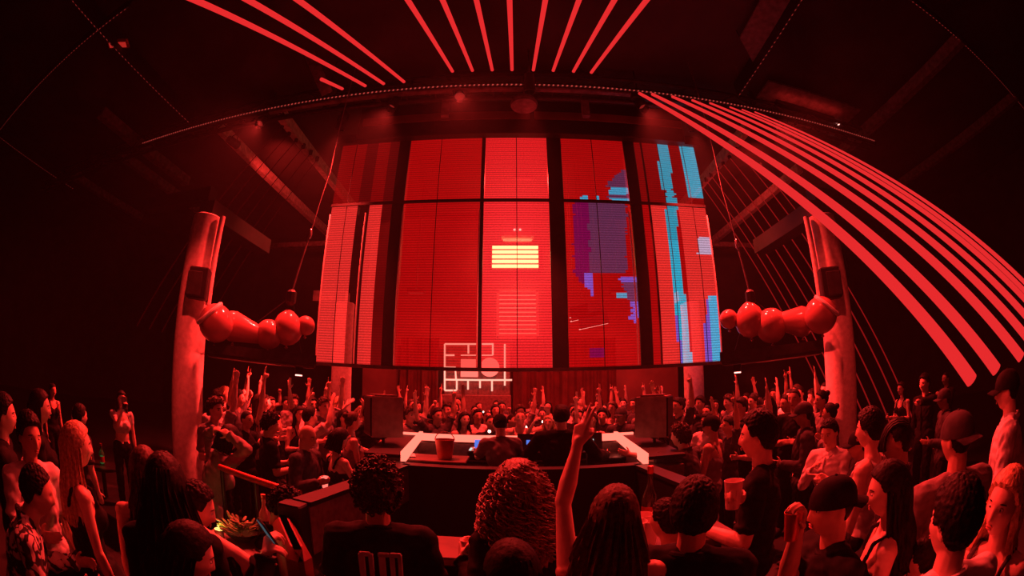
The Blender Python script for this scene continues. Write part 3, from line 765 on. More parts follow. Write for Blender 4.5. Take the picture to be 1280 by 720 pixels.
# ------------------------------------------------------------------ LED screen
def sx(px, py=455): return hity(px, py, YS)[0]
ZB0, ZMID, ZTOP = ZC+.050*YS, ZC+.469*YS, ZC+.664*YS
def led_material():
    m = bpy.data.materials.new('led_mesh'); m.use_nodes = True; nt = m.node_tree; nt.nodes.remove(nt.nodes['Principled BSDF'])
    at_ = nt.nodes.new('ShaderNodeAttribute'); at_.attribute_name = 'content'
    tc = nt.nodes.new('ShaderNodeTexCoord'); sp = nt.nodes.new('ShaderNodeSeparateXYZ'); nt.links.new(tc.outputs['Object'], sp.inputs[0])
    mu = nt.nodes.new('ShaderNodeMath'); mu.operation = 'MULTIPLY'; mu.inputs[1].default_value = 2*math.pi/.048
    nt.links.new(sp.outputs['Z'], mu.inputs[0]); si = nt.nodes.new('ShaderNodeMath'); si.operation = 'SINE'; nt.links.new(mu.outputs[0], si.inputs[0])
    mr = nt.nodes.new('ShaderNodeMapRange'); mr.inputs[1].default_value = -1; mr.inputs[2].default_value = 1; mr.inputs[3].default_value = .62; mr.inputs[4].default_value = 1.22; nt.links.new(si.outputs[0], mr.inputs[0])
    nz = nt.nodes.new('ShaderNodeTexNoise'); nz.inputs['Scale'].default_value = 45; nz.inputs['Detail'].default_value = 5; nt.links.new(tc.outputs['Object'], nz.inputs['Vector'])
    m2 = nt.nodes.new('ShaderNodeMapRange'); m2.inputs[1].default_value = .3; m2.inputs[2].default_value = .7; m2.inputs[3].default_value = .75; m2.inputs[4].default_value = 1.25; nt.links.new(nz.outputs['Fac'], m2.inputs[0])
    m3 = nt.nodes.new('ShaderNodeMath'); m3.operation = 'MULTIPLY'; nt.links.new(mr.outputs[0], m3.inputs[0]); nt.links.new(m2.outputs[0], m3.inputs[1])
    em = nt.nodes.new('ShaderNodeEmission'); nt.links.new(at_.outputs['Color'], em.inputs[0]); nt.links.new(m3.outputs[0], em.inputs[1])
    tr = nt.nodes.new('ShaderNodeBsdfTransparent'); gl = nt.nodes.new('ShaderNodeBsdfGlossy'); gl.inputs['Roughness'].default_value = .06; gl.inputs['Color'].default_value = (.5, .5, .5, 1)
    mg = nt.nodes.new('ShaderNodeMixShader'); mg.inputs[0].default_value = .05; nt.links.new(tr.outputs[0], mg.inputs[1]); nt.links.new(gl.outputs[0], mg.inputs[2])
    mx = nt.nodes.new('ShaderNodeMixShader'); mx.inputs[0].default_value = .54; nt.links.new(mg.outputs[0], mx.inputs[1]); nt.links.new(em.outputs[0], mx.inputs[2])
    nt.links.new(mx.outputs[0], nt.nodes['Material Output'].inputs[0]); return m
M['led'] = led_material()
def lin(r, g, b): return np.array([(c/255/12.92 if c < 10 else ((c/255+.055)/1.055)**2.4) for c in (r, g, b)])
_h = lambda a, b: (math.sin(a*12.9898+b*78.233)*43758.5453) % 1
def content(px, py, base):
    """the picture that runs on the screen: red ground with a painted lamp halo and a column of broken cyan and purple blocks at the right"""
    cy = lin(5, 150, 180); pu = lin(92, 42, 76); ma = lin(112, 5, 68); bl = lin(120, 80, 190); pale = lin(190, 160, 190); sky = lin(60, 150, 190)
    row = math.floor(py/2.6); j = (_h(row, 3)-.5)*7; j2 = (_h(math.floor(py/7), 9)-.5)*10
    c1 = 828+(py-180)*30/275
    if py > 176 and abs(px-c1-(3 if 238 < py < 262 else 0)) < (7.5 if not 236 < py < 250 else 5+j*.6): return cy*(1.25 if py > 300 else .95) if not (py > 395 and px < c1-4) else bl
    if 178 < py < 247 and abs(px-857-(py-182)*.21) < 9: return cy*1.1
    if 297 < py < 318 and 872 < px < 890: return pale
    if py > 369 and px > 880 + (4 if py < 393 else (py-393)*.05): return bl if px < 886+(py-370)*.05 else sky*1.25
    if 254 < py < 342 and 717+j*.3 < px < 783+j*.4: return ma if px < 736+j2*.4 else pu
    if 213 < py < 256 and 760+max(0, (228-py)*1.0)+j < px < 786: return (sky if 234 < py < 243 or 247 < py < 256 else pu*1.0)
    if 245 < py < 256 and (726 < px < 736 or 744 < px < 749) : return sky
    if 342 <= py < 372 and 716+(py-342)*.9+j < px < 742: return ma if px < 730 else bl
    if 345 < py < 405 and 770+(py-345)*.35+j+abs(j2) < px < 797: return bl if py < 352 or py > 376 else pu*1.3
    if 366 < py < 373 and 770 < px < 797: return sky
    if 436 < py < 446 and 738 < px < 756: return ma
    if abs(px-800-(py-250)*.05) < 4 and (255 < py < 272 or 296 < py < 304): return cy
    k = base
    g = math.exp(-((px-645)/70)**2-((py-330)/120)**2)  # halo of the yellow tube lamp painted into the screen colour
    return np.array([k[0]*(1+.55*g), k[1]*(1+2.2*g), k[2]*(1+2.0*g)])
scr = empty('led_screen', (0, YS, 0))
tag(scr, 'huge see-through LED screen hung above the booth, red with cyan and purple blocks', 'screen')
def pane(xa, xb, za, zb, base, nm='led_panel'):
    nx = max(2, int((xb-xa)/.05)); nz_ = max(4, int((zb-za)/.033)); X = np.linspace(xa, xb, nx+1); Z = np.linspace(za, zb, nz_+1)
    v = [(x, 0, z) for z in Z for x in X]; f = [(i*(nx+1)+j, i*(nx+1)+j+1, (i+1)*(nx+1)+j+1, (i+1)*(nx+1)+j) for i in range(nz_) for j in range(nx)]
    me = bpy.data.meshes.new(nm); me.from_pydata(v, [], f)
    ca = me.color_attributes.new('content', 'FLOAT_COLOR', 'CORNER'); buf = np.ones((len(f)*4, 4), np.float32); q = 0
    for i in range(nz_):
        for j in range(nx):
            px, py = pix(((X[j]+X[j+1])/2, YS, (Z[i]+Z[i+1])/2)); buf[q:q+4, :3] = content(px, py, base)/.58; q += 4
    ca.data.foreach_set('color', buf.ravel()); me.materials.append(M['led']); return link(nm, me, scr)
R1 = lin(226, 44, 40); R2 = lin(165, 4, 6); R3 = lin(120, 3, 4); R4 = lin(215, 22, 26); DK = lin(44, 2, 2); DK2 = lin(80, 2, 3)
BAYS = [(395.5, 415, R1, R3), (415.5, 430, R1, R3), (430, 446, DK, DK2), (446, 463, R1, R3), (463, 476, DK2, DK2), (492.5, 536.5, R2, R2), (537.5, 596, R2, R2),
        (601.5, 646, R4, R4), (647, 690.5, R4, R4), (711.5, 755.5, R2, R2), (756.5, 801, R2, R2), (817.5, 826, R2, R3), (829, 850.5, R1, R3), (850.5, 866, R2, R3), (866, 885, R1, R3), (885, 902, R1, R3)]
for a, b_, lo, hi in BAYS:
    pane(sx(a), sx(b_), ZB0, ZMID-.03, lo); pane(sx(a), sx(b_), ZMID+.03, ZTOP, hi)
def vbar(pa, pb, nm, m='black', dy=.03, th=.09, top=ZTOP, bot=ZB0):
    return MB().box(((sx(pa)+sx(pb))/2, dy, (bot+top)/2), (sx(pb)-sx(pa), th, top-bot), None, .008).build(nm, m, scr, False)
for a, b_ in ((596.3, 601.2), (476, 491.5), (691, 711), (802, 817)): vbar(a, b_, 'mullion', 'black', .10, .2)
for a in (414.9, 536.6, 646.1, 755.7, 827.2, 850.3, 885): vbar(a, a+.9, 'seam_bar', 'black', .0, .02)
for a in (492, 597.8 - 2.6, 796.5, 442, 900.5, 395): vbar(a, a+1.7, 'edge_trim', 'ring', -.04, .03, ZMID-.2, ZB0)
MB().box(((sx(395)+sx(902))/2, 0, ZMID), (sx(902)-sx(395), .08, .055)).build('transom', 'black', scr, False)
MB().box(((sx(395)+sx(902))/2, 0, ZB0-.03), (sx(902)-sx(395)+.06, .12, .06)).build('bottom_rail', 'steel', scr, False)
MB().box(((sx(395)+sx(902))/2, .05, ZTOP+.12), (sx(902)-sx(395)+.3, .25, .22)).build('top_rail', 'black', scr, False)
for q in (-3.3, -1.1, 1.3, 3.7): MB().tube([(q, .05, ZTOP+.2), (q, .05, ZT)], .02, 8).build('suspension_rod', 'steel', scr)
hd = empty('screen_header', (0, YS-.25, 0))
tag(hd, 'dark header box above the big screen with two long red strips', 'header')
za, zb = ZC+.775*(YS-.25), ZC+.700*(YS-.25)
MB().box(((sx(445)+sx(860))/2, .12, (za+zb)/2+.02), (sx(860)-sx(445)+.9, .2, za-zb+.3), None, .02).build('box_frame', 'black', hd, False)
for a, b_ in ((455, 662), (668, 850)):
    xa, xb = hity(a, 148, YS-.25)[0], hity(b_, 148, YS-.25)[0]
    MB().box(((xa+xb)/2, .0, ZC+.742*(YS-.25)), (xb-xa, .03, .19), None, .005).build('red_strip_panel', 'innerwall', hd, False)

# ------------------------------------------------------------------ behind the screen: lamp, louver, lit shelf, curtain
def yb(px, py, y): return hity(px, py, y)
o = empty('tube_lamp', yb(644, 321, YW-.4)); c = yb(644, 321, YW-.4); tag(o, 'glowing yellow lamp of five bright horizontal tubes high on the red wall', 'lamp')
a = yb(615.5, 307, YW-.4)-c; b_ = yb(673, 335, YW-.4)-c
MB().box((0, .22, 0), (b_[0]-a[0]+.08, .30, a[2]-b_[2]+.08), None, .02).build('back_box', 'panelwood', o, False)
for k in range(5):
    z = a[2]-.06 + (b_[2]+.06-a[2]+.06)*k/4
    MB().tube([(a[0], 0, z), (b_[0], 0, z)], .052, 12).build('tube', 'yellow', o)
L = bpy.data.lights.new('tube_light', 'AREA'); L.shape = 'RECTANGLE'; L.size = 1.4; L.size_y = .6; L.energy = 130; L.color = (1, .10, .06)
lo = link('tube_light', L, o, (0, -.12, 0)); lo.rotation_euler = (math.radians(90), 0, 0)
o = empty('projector_reflection', yb(647, 288, YW-.6)); tag(o, 'boxy body standing in for a reflection, with two small bright lamps above the yellow tubes', 'projector_reflection')  # solid box put in for the reflection of a projector
MB().box((0, .2, .05), (1.05, .5, .62), None, .08).build('housing', 'louver', o)
for q in (-.10, .08): MB().ell((q, -.07, 0), (.035, .02, .035)).build('pilot_lamp', 'lamp_dot', o)
MB().tube([(0, .2, .36), (0, .2, ZT-o.location.z)], .04, 10).build('ceiling_pole', 'steel', o)
o = empty('louver_panel', yb(647, 393, YW-.15)); c = yb(647, 393, YW-.15); tag(o, 'pale louvered door panel on the red wall below the yellow lamp', 'panel')
a = yb(622, 364, YW-.15)-c; b_ = yb(674, 422, YW-.15)-c; w = b_[0]-a[0]; h = a[2]-b_[2]
MB().box((0, .09, 0), (w, .13, h)).build('backing', 'louverglow', o, False)
b = MB()
for k in range(11): b.box((0, .0, a[2]-h*(k+.5)/11), (w-.12, .07, h/11*.72), rx(.35))
b.build('slats', 'louver', o, False)
b = MB()
for s_ in (-1, 1): b.box((s_*(w/2-.03), 0, 0), (.08, .10, h+.1)); b.box((0, 0, s_*h/2), (w, .10, .08))
b.build('panel_frame', 'louver', o, False)
# lit shelf of the back bar
YSH = 12.9; c = yb(595, 459, YSH); o = empty('lit_shelf', c); tag(o, 'glowing back bar shelf outlined in light, with a square and a round panel', 'shelf')
def sp_(px, py): q = yb(px, py, YSH)-c; return (q[0], 0, q[2])
MB().box((.02, .22, -.05), (1.98, .08, 1.6)).build('back_board', 'panelwood', o, False)
def neon(pts, nm='light_tube', r=.026):
    MB().tube([sp_(*q) for q in pts], r, 8).build(nm, 'neon', o)
neon([(556, 430), (556, 488)]); neon([(631, 430), (631, 482)]); neon([(556, 430), (617, 430)]); neon([(556, 444), (568, 444)]); neon([(556, 459), (569, 459), (570, 474)])
neon([(556, 474.5), (640, 475)]); neon([(571, 475), (571, 488)]); neon([(585, 475), (585, 487)]); neon([(600, 475), (600, 485)]); neon([(615, 476), (615, 489)]); neon([(556, 488), (571, 488)])
neon([(585.5, 430), (585.5, 442)]); neon([(601, 430), (601, 444)]); neon([(616, 430), (616, 444)]); neon([(576, 444), (616, 444)], r=.015)
p = sp_(586.5, 460); MB().box((p[0], .05, p[2]), (.52, .06, .54), None, .01).build('square_panel', 'neonpanel', o, False)
p = sp_(612, 459); MB().lathe([(.28, -.03), (.29, 0), (.28, .03)], 40, (p[0], .05, p[2]), rx(math.pi/2)).build('round_panel', 'neonpanel', o)
MB().box((0, .1, -c[2]/2-.42), (2.1, .55, c[2]-.84), None, .02).build('base_cabinet', 'panelwood', o, False)
# pleated curtain right of the shelf, one on the left
def curtain(xa, xb, z1, y, lab):
    n = 160; rows = []
    for z in np.linspace(.004, z1, 9):
        x = np.linspace(xa, xb, n); d = .07*np.sin((x-xa)*15+.4*np.sin(z*2)) + .02*np.sin((x-xa)*41)
        rows.append(np.concatenate([np.stack([x, y+d, np.full(n, z)], 1), np.stack([x[::-1], y+d[::-1]+.03, np.full(n, z)], 1)]))
    o = MB().loft(rows).build('curtain', 'curtain', None, True); tag(o, lab, 'curtain', 'curtains along the back bar')
curtain(yb(641, 470, 13.1)[0], yb(770, 470, 13.1)[0], 3.6, 13.1, 'pleated red curtain right of the glowing shelf')
curtain(yb(500, 470, 13.1)[0], yb(548, 470, 13.1)[0], 3.6, 13.1, 'pleated red curtain left of the glowing shelf')
for (p, q), lab in zip((((713, 402), (752, 393)), ((724, 412), (760, 404)), ((712, 397), (735, 397))), ('short dotted light row added as a reflection streak behind the right screen panel, upper', 'short dotted light row added as a reflection streak behind the right screen panel, lower', 'short level light row added as a reflection streak behind the right screen panel')):
    P0, P1 = yb(*p, 10.0), yb(*q, 10.0); light_strip(P0, P1, lab, 'lamp_dot', .11, .03)  # light rows added in place of reflection streaks in the pane
    o = [x for x in bpy.data.objects if x.get('label') == lab][0]
    for e in (.1, .9): h = (P1-P0)*e; MB().tube([h+np.array([0, 0, .1]), np.array([h[0], h[1], ZT-P0[2]])], .006, 6).build('hanging_wire', 'steel', o)
# back lights added to brighten the bar and the rear of the crowd
for x, y, z, en, lab in ((-2.6, 11.2, 4.6, 170, 'left'), (2.9, 11.2, 4.6, 170, 'right'), (.3, 9.6, 7.15, 220, 'middle')):
    o = empty('added_wash_lamp', (x, y, z)); MB().box((0, 0, .06), (.5, .2, .12), None, .02).build('housing', 'black', o, False); MB().box((0, 0, -.004), (.42, .14, .012)).build('diffuser', 'lamp_face', o, False)
    MB().tube([(0, 0, .1), (0, 0, ZT-z)], .015, 8).build('drop_rod', 'steel', o)
    l = bpy.data.lights.new('added_wash_light', 'AREA'); l.shape = 'RECTANGLE'; l.size = .42; l.size_y = .14; l.energy = en; l.color = RED; link('added_wash_light', l, o, (0, 0, -.02))
    tag(o, 'flat red added wash lamp hung behind the screen, the %s one of three' % lab, 'stage lamp', 'added wash lamps behind the screen')

# ------------------------------------------------------------------ things on the ceiling
o = empty('ceiling_flag', yb(395, 85, YT-.75)); tag(o, 'dark narrow flag hanging from the ceiling across the left laser beams', 'flag')
p0 = hity(384, 60, YT-1.1); p1 = hity(409, 117, YT-.6); lc = np.array(o.location)
MB().bar(p0-lc, p1-lc, .22, .03, (0, -1, .3)).build('board', 'beam', o, False)
MB().tube([p0-lc, np.array([p0[0], p0[1], ZT])-lc], .012, 8).build('hanger', 'steel', o)
MB().tube([p1-lc, np.array([p1[0], p1[1], ZT])-lc], .012, 8).build('hanger', 'steel', o)
P = [hitz(*q, ZB+.2) for q in ((925, 48), (941, 78), (988, 0), (951, 0))]
o = empty('ceiling_panel', P[0]); tag(o, 'dark angled panel hanging under the ceiling beside the right overhead beams', 'ceiling panel')
MB().prism([tuple((q-P[0])[:2]) for q in P], 0, .03).build('board', 'beam', o, False)
for q in P[:3]: MB().tube([q-P[0]+np.array([0, 0, .03]), q-P[0]+np.array([0, 0, ZT-P[0][2]])], .012, 8).build('hanger', 'steel', o)
a, b_ = hitz(970, 128, ZB+.1), hitz(1042, 150, ZB+.1)
o = empty('linear_fixture', (a+b_)/2); tag(o, 'long black linear fixture set in a red lit ceiling board right of the truss', 'ceiling fixture')
MB().bar((a-b_)/2, (b_-a)/2, .12, .10).build('housing', 'black', o, False)
MB().box((.05, .06, .08), (3.0, 1.3, .05)).build('mounting_board', 'beam', o, False)
MB().box((1.25, .15, .02), (.05, .05, .05)).build('pilot_lamp', 'lamp_dot', o, False)
for q in (-1, 1): MB().tube([(q, 0, .1), (q, 0, ZT-ZB-.1)], .015, 8).build('hanger', 'steel', o)
l = bpy.data.lights.new('board_light', 'AREA'); l.shape = 'RECTANGLE'; l.size = 2.0; l.size_y = .1; l.energy = 1.6; l.color = RED
lo = link('board_light', l, o, (0, -.25, -.12)); lo.rotation_euler = (math.radians(180-25), 0, 0)
q = hitz(147, 56, ZB+.15); o = empty('exit_lamp', q); tag(o, 'small red framed lamp alone on the dark ceiling at the upper left', 'ceiling lamp')
R = rz(.5); MB().box((0, 0, .03), (.62, .28, .06), R, .02).build('housing', 'foil', o); MB().box((0, 0, -.004), (.50, .16, .01), R).build('diffuser', 'exitglow', o, False)
MB().tube([(0, 0, .05), (0, 0, ZT-q[2])], .012, 8).build('hanger', 'steel', o)

# ------------------------------------------------------------------ hanging balloon trays beside the screen
def hang(side):
    sgn = -1 if side == 'left' else 1; D = 6.7; k = D/540
    P = (lambda x, y, d=D: at(x, y, d)); W = 'beside the left column' if sgn < 0 else 'beside the right column'
    A, B = (P(262, 436), P(392, 446)) if sgn < 0 else (P(1025, 432), P(903, 443))
    A[2] = B[2] = (A[2]+B[2])/2; c = (A+B)/2; o = empty('hanging_tray', c); d = unit(B-A); L = np.linalg.norm(B-A); R = np.stack([d, np.array([-d[1], d[0], 0]), np.array([0, 0, 1.0])], 1)
    MB().box((0, 0, -.10), (L, .62, .10), R, .02).build('deck', 'steel', o, False)
    for s_ in (-1, 1): MB().box(R @ np.array([0, s_*.32, -.03]), (L, .03, .14), R).build('side_rail', 'steel', o, False)
    MB().box(R @ np.array([L*.36, -.1, -.20]), (.12, .12, .12), R).build('lamp_housing', 'black', o, False)
    MB().box(R @ np.array([L*.36, -.1, -.27]), (.10, .10, .02), R).build('lamp_glass', 'lamp_dot', o, False)
    l = bpy.data.lights.new('tray_light', 'SPOT'); l.energy = 330; l.color = RED; l.spot_size = math.radians(95); l.spot_blend = .7; l.shadow_soft_size = .05
    lp = R @ np.array([L*.36, -.1, -.31]); lo = link('tray_light', l, o, lp); dd = np.array([sgn*4.9, 5.05, 1.75])-c-lp; lo.rotation_euler = Vector(-unit(dd)).to_track_quat('Z', 'Y').to_euler()
    tag(o, 'dark hanging tray holding shiny red balloons ' + W, 'tray', 'balloon trays hung beside the screen')
    def bal(px, py, rpx, lab, shape='ball', px2=0, py2=0, ringed=False):
        q = P(px, py, 6.38 if ringed else D); r = rpx*(6.38 if ringed else D)/540; o2 = empty('balloon', q); m = MB()
        if shape == 'ball': m.ell((0, 0, 0), (r, r, r*1.02), None, 32, 20)
        elif shape == 'tear': m.lathe([(.001, -r*1.02), (r*.5, -r*.9), (r*.85, -r*.58), (r, -.05), (r*.96, r*.35), (r*.72, r*.82), (r*.40, r*1.12), (r*.14, r*1.28), (.002, r*1.32)], 32)
        else:
            q2 = P(px2, py2)-q; m.cap((0, 0, 0), q2, r, r*.62, 28)
        m.build('skin', 'balloon', o2)
        if ringed:
            R2 = frame_z(np.array([sgn*.45, -.50, .70])); a = np.linspace(0, 2*math.pi, 41)
            MB().tube([R2 @ np.array([r*.80*math.cos(t), r*.80*math.sin(t), r*.62]) for t in a], r*.13, 8).build('collar', 'ring', o2)
        MB().lathe([(.004, 0), (.03, .02), (.012, .05), (.02, .07)], 10, (0, 0, -r*1.03-.05)).build('valve', 'balloon', o2)
        tag(o2, lab + ' ' + W, 'balloon', 'shiny balloons on the hanging trays')
    if sgn < 0:
        bal(270, 404, 23, 'round shiny balloon with a pale collar, outermost on the tray', ringed=True)
        bal(292, 408, 19, 'long sausage-shaped shiny balloon', 'long', 322, 418)
        bal(336, 418, 18, 'dark round balloon between the long and the pear-shaped ones')
        bal(359, 412, 19.5, 'pear-shaped shiny balloon with a pointed top', 'tear')
        bal(382, 407, 12, 'small round balloon closest to the screen')
        m0, m1, m2 = P(364, 372), P(366, 362), P(388, 292)
    else:
        bal(1026, 394, 22, 'round shiny balloon with a pale collar, outermost on the tray', ringed=True)
        bal(1002, 402, 19, 'long sausage-shaped shiny balloon', 'long', 978, 402)
        bal(964, 407, 21, 'dark round balloon between the long and the pear-shaped ones')
        bal(938, 402, 19.5, 'pear-shaped shiny balloon with a pointed top', 'tear')
        bal(911, 399, 12, 'small round balloon closest to the screen')
        m0, m1, m2 = P(938, 372), P(936, 362), P(921, 305)
    o = empty('chain_hoist', m1); top = m1 + (m2-m1)*2.1; up = np.array([m2[0]-m1[0], m2[1]-m1[1], 0])
    MB().box(m0-m1+np.array([0, 0, .0]), (.16, .14, .24), None, .04).build('motor', 'black', o, False)
    MB().tube([(0, 0, -.02), (.05, 0, -.10), (.03, 0, -.18), (-.03, 0, -.17)], .016, 8).build('hook', 'chrome', o)
    zt = (ZT-.03-m1[2]); MB().tube([(0, 0, 0), (m2-m1)*.98], .014, 8).build('lower_chain', 'beam', o); MB().ell(m2-m1, (.03, .03, .09)).build('shackle', 'chrome', o)
    MB().tube([m2-m1, (m2-m1)*1.9+np.array([0, 0, .3]), np.array([(m2-m1)[0]*2, (m2-m1)[1]*2, zt])], .010, 8).build('upper_chain', 'beam', o)
    for e in (-1, 1): MB().tube([(c-m1)+R @ np.array([e*L*.4, 0, -.06]), (0, 0, -.1)], .006, 6).build('sling', 'steel', o)
    tag(o, 'chain hoist with a hook holding the balloon tray ' + W, 'hoist', 'chain hoists above the balloon trays')
hang('left'); hang('right')
# boxes and pipes on the near columns
for sgn, lab in ((-1, 'left'), (1, 'right')):
    cx_, cy_ = COLS[0 if sgn < 0 else 1][:2]
    o = empty('wall_speaker', (cx_-sgn*.28, cy_-.22, at(247, 365, 6.8)[2]+.10)); tag(o, 'black box speaker strapped to the near %s column' % lab, 'speaker', 'speakers on the columns')
    MB().box((0, 0, 0), (.34, .26, .46), rz(-sgn*.5), .02).build('cabinet', 'black', o, False); MB().box((0, -.10, -.02), (.27, .10, .38), rz(-sgn*.5), .02).build('grille', 'steel', o, False)
    o = tag(MB().tube([(cx_-sgn*.36, cy_-.02, 3.0), (cx_-sgn*.36, cy_-.02, 4.40)], .05, 12).build('pipe', 'concrete', None, True), 'pale vertical pipe running up beside the near %s column' % lab, 'pipe', 'pipes beside the columns')

# ------------------------------------------------------------------ DJ booth
bt = empty('dj_booth', (0, 4.2, 0)); bo = np.array([0, 4.2, 0])
tag(bt, 'dark walled DJ booth in the middle of the crowd with a worktop inside', 'booth')
ztop = 1.30
Lf = hitz(377, 631, ztop); Lc = hitz(505, 583, ztop); Rc = hitz(800, 583, ztop); Rf = hitz(872, 612, ztop)
def wall(a, b_, z0, z1, th, m, nm, par=bt, off=bo): MB().bar(np.array([a[0], a[1], (z0+z1)/2])-off, np.array([b_[0], b_[1], (z0+z1)/2])-off, th, z1-z0).build(nm, m, par, False)
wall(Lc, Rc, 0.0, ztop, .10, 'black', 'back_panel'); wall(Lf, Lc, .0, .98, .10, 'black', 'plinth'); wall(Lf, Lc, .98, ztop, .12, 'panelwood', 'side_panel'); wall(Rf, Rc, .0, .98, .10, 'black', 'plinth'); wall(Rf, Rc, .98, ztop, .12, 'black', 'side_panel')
for a, b_ in ((Lc, Rc), (Lf, Lc), (Rf, Rc)): wall(a, b_, ztop, ztop+.03, .14, 'black', 'coping')
MB().box((Lf[0]-.03, Lf[1]-4.2-.05, ztop/2), (.16, .14, ztop+.04), None, .01).build('corner_post', 'black', bt, False); MB().box((Rf[0]+.03, Rf[1]-4.2-.05, ztop/2), (.16, .14, ztop+.04), None, .01).build('corner_post', 'black', bt, False)
MB().box(((Lc[0]+Rc[0])/2, .95-.0, .10), (Rc[0]-Lc[0]+.2, 1.5, .2)).build('stage_floor', 'wood', bt, False)
# lit bar counter round the front of the booth
bc = empty('bar_counter', (0, 5.8, 0)); off = np.array([0, 5.8, 0]); tag(bc, 'three-sided bar counter round the booth with a brightly glowing top edge', 'counter')
zb = 1.40; A = hitz(478, 567, zb); B = hitz(509, 541, zb); C_ = hitz(787, 541, zb); D_ = hitz(834, 569, zb)
for a, b_ in ((A, B), (B, C_), (C_, D_)):
    wall(a, b_, 0, zb-.10, .34, 'panelwood', 'front', bc, off); wall(a, b_, zb-.03, zb, .36, 'black', 'top', bc, off)
    n = np.array([0, 0, 0.]); d = unit(b_-a); nn = np.array([d[1], -d[0], 0])*.20
    if np.dot(nn[:2], np.array([0, 4.9])-(a+b_)[:2]/2) < 0: nn = -nn
    wall(a+nn, b_+nn, zb-.065, zb+.03, .05, 'barglow', 'light_band', bc, off)
# a low stage inside carrying the equipment desk
dk = empty('equipment_desk', (.25, 5.35, 0)); tag(dk, 'dark equipment desk inside the booth carrying players and a mixer', 'desk')
MB().box((0, 0, 1.165), (2.3, .55, .05), None, .01).build('desk_top', 'blackgloss', dk, False)
for x in (-1.08, 1.08): MB().box((x, 0, .57), (.06, .5, 1.14)).build('leg', 'black', dk, False)
def player(x, lab, scr_m):
    o = empty('media_player', (.25+x, 5.33, 1.19)); MB().box((0, 0, .055), (.32, .40, .11), None, .015).build('body', 'blackgloss', o, False)
    MB().lathe([(.10, 0), (.105, .012), (.10, .022), (.03, .024)], 30, (0, -.05, .11)).build('jog_wheel', 'chrome', o)
    MB().box((0, .13, .16), (.20, .02, .10), rx(-.5)).build('display', scr_m, o, False)
    for k in range(5): MB().box((-.13, -.15+.04*k, .115), (.025, .025, .01)).build('button', 'white_dot', o, False); tag(o, lab, 'media player', 'players on the desk')
player(-.62, 'black media player on the desk left of the man in black', 'blue_dot'); player(.62, 'black media player on the desk right of the man in black', 'white_dot')
o = empty('mixer', (.25, 5.33, 1.19)); MB().box((0, 0, .055), (.36, .40, .11), None, .015).build('body', 'blackgloss', o, False)
for i in range(4):
    for j in range(3): MB().lathe([(.012, 0), (.010, .02), (.001, .021)], 10, (-.12+.08*i, .14-.08*j, .11)).build('knob', 'chrome', o)
    MB().box((-.12+.08*i, -.15, .113), (.012, .05, .008)).build('fader', 'white_dot', o, False)
tag(o, 'black mixer with rows of knobs between the two players', 'mixer')
for px, py, m, lab in ((664, 570, 'blue_dot', 'laptop with a blue lit display at the left elbow of the man in black'), (738, 571, 'white_dot', 'laptop with a bright white display at the right elbow of the man in black')):
    q = at(px, py, 4.75); o = empty('laptop', (q[0], q[1], 1.36)); 
    MB().box((0, 0, -.01), (.30, .20, .018), None, .006).build('base', 'steel', o, False); MB().box((0, .10, .09), (.30, .014, .19), rx(-.2)).build('lid', 'steel', o, False)
    MB().box((0, .085, .09), (.10, .01, .05), rx(-.2)).build('display', m, o, False); b = MB()
    for k in range(4): b.box((-.09+.06*k, -.02, .002), (.04, .09, .004))
    b.build('keys', 'black', o, False); MB().box((0, 0, -.70+.02), (.08, .08, 1.30)).build('stand', 'black', o, False)
    tag(o, lab, 'laptop', 'laptops in the booth')
# monitors on poles
for px, lab, sg in ((479, 'left', -1), (818, 'right', 1)):
    q = at(px, 520, 4.9); o = empty('monitor_speaker', q); R = rz(sg*1.05)
    m = MB(); m.prism([(-.20, -.17), (.20, -.17), (.16, .19), (-.16, .19)], -.225, .225); m.xf(R); m.build('cabinet', 'cabinet_lit', o, False)
    MB().box((0, -.178, 0), (.385, .02, .43), None, .008).xf(R).build('grille', 'black', o, False); MB().box((0, 0, .235), (.30, .26, .02)).xf(R).build('top_plate', 'panelwood', o, False)
    tag(o, 'black wedge monitor speaker on a pole at the %s end of the glowing bar' % lab, 'speaker', 'monitor speakers of the booth')
    o = empty('speaker_pole', (q[0], q[1], 0)); MB().tube([(0, 0, .02), (0, 0, q[2]-.23)], .02, 12).build('pole', 'black', o); MB().lathe([(.22, 0), (.22, .015), (.03, .03)], 24).build('foot', 'black', o); MB().lathe([(.03, 0), (.06, .02), (.06, .03), (.02, .03)], 16, (0, 0, q[2]-.255)).build('bracket', 'steel', o)
    tag(o, 'black upright pole carrying the %s monitor speaker' % lab, 'speaker stand', 'poles of the monitor speakers')
q = at(501, 573, 4.5); o = empty('paper_sheet', (q[0], q[1], 1.336)); 
struct_ = MB().box((0, .12, -.01), (.95, .34, .012), None, .004)
MB().box((0, 0, 0), (.30, .21, .004), rz(.3)).build('page', 'paper', o, False); tag(o, 'pale sheet of paper lying on the shelf beside the left speaker pole', 'paper sheet')
sh = empty('side_shelf', (q[0]+.1, q[1]+.02, 1.31)); MB().box((.12, 0, 0), (.95, .42, .03), None, .008).build('board', 'wood', sh, False)
for e in (-.3, .5): MB().box((e, 0, -.665), (.05, .05, 1.30)).build('leg', 'black', sh, False)
tag(sh, 'small wooden shelf inside the booth under the paper sheet and the red bucket', 'shelf')
q2 = np.array([sh.location.x+.36, sh.location.y, 1.325]); o = empty('ice_bucket', q2)
MB().lathe([(.075, 0), (.10, .19), (.105, .20), (.095, .20), (.07, .02)], 28).build('bucket', 'foil', o); b = MB().tube([(.10*math.cos(a), 0, .19+.09*math.sin(a)) for a in np.linspace(0, math.pi, 15)], .005, 6); b.build('handle', 'chrome', o)
tag(o, 'red ice bucket on the small shelf behind the glowing bar', 'bucket')

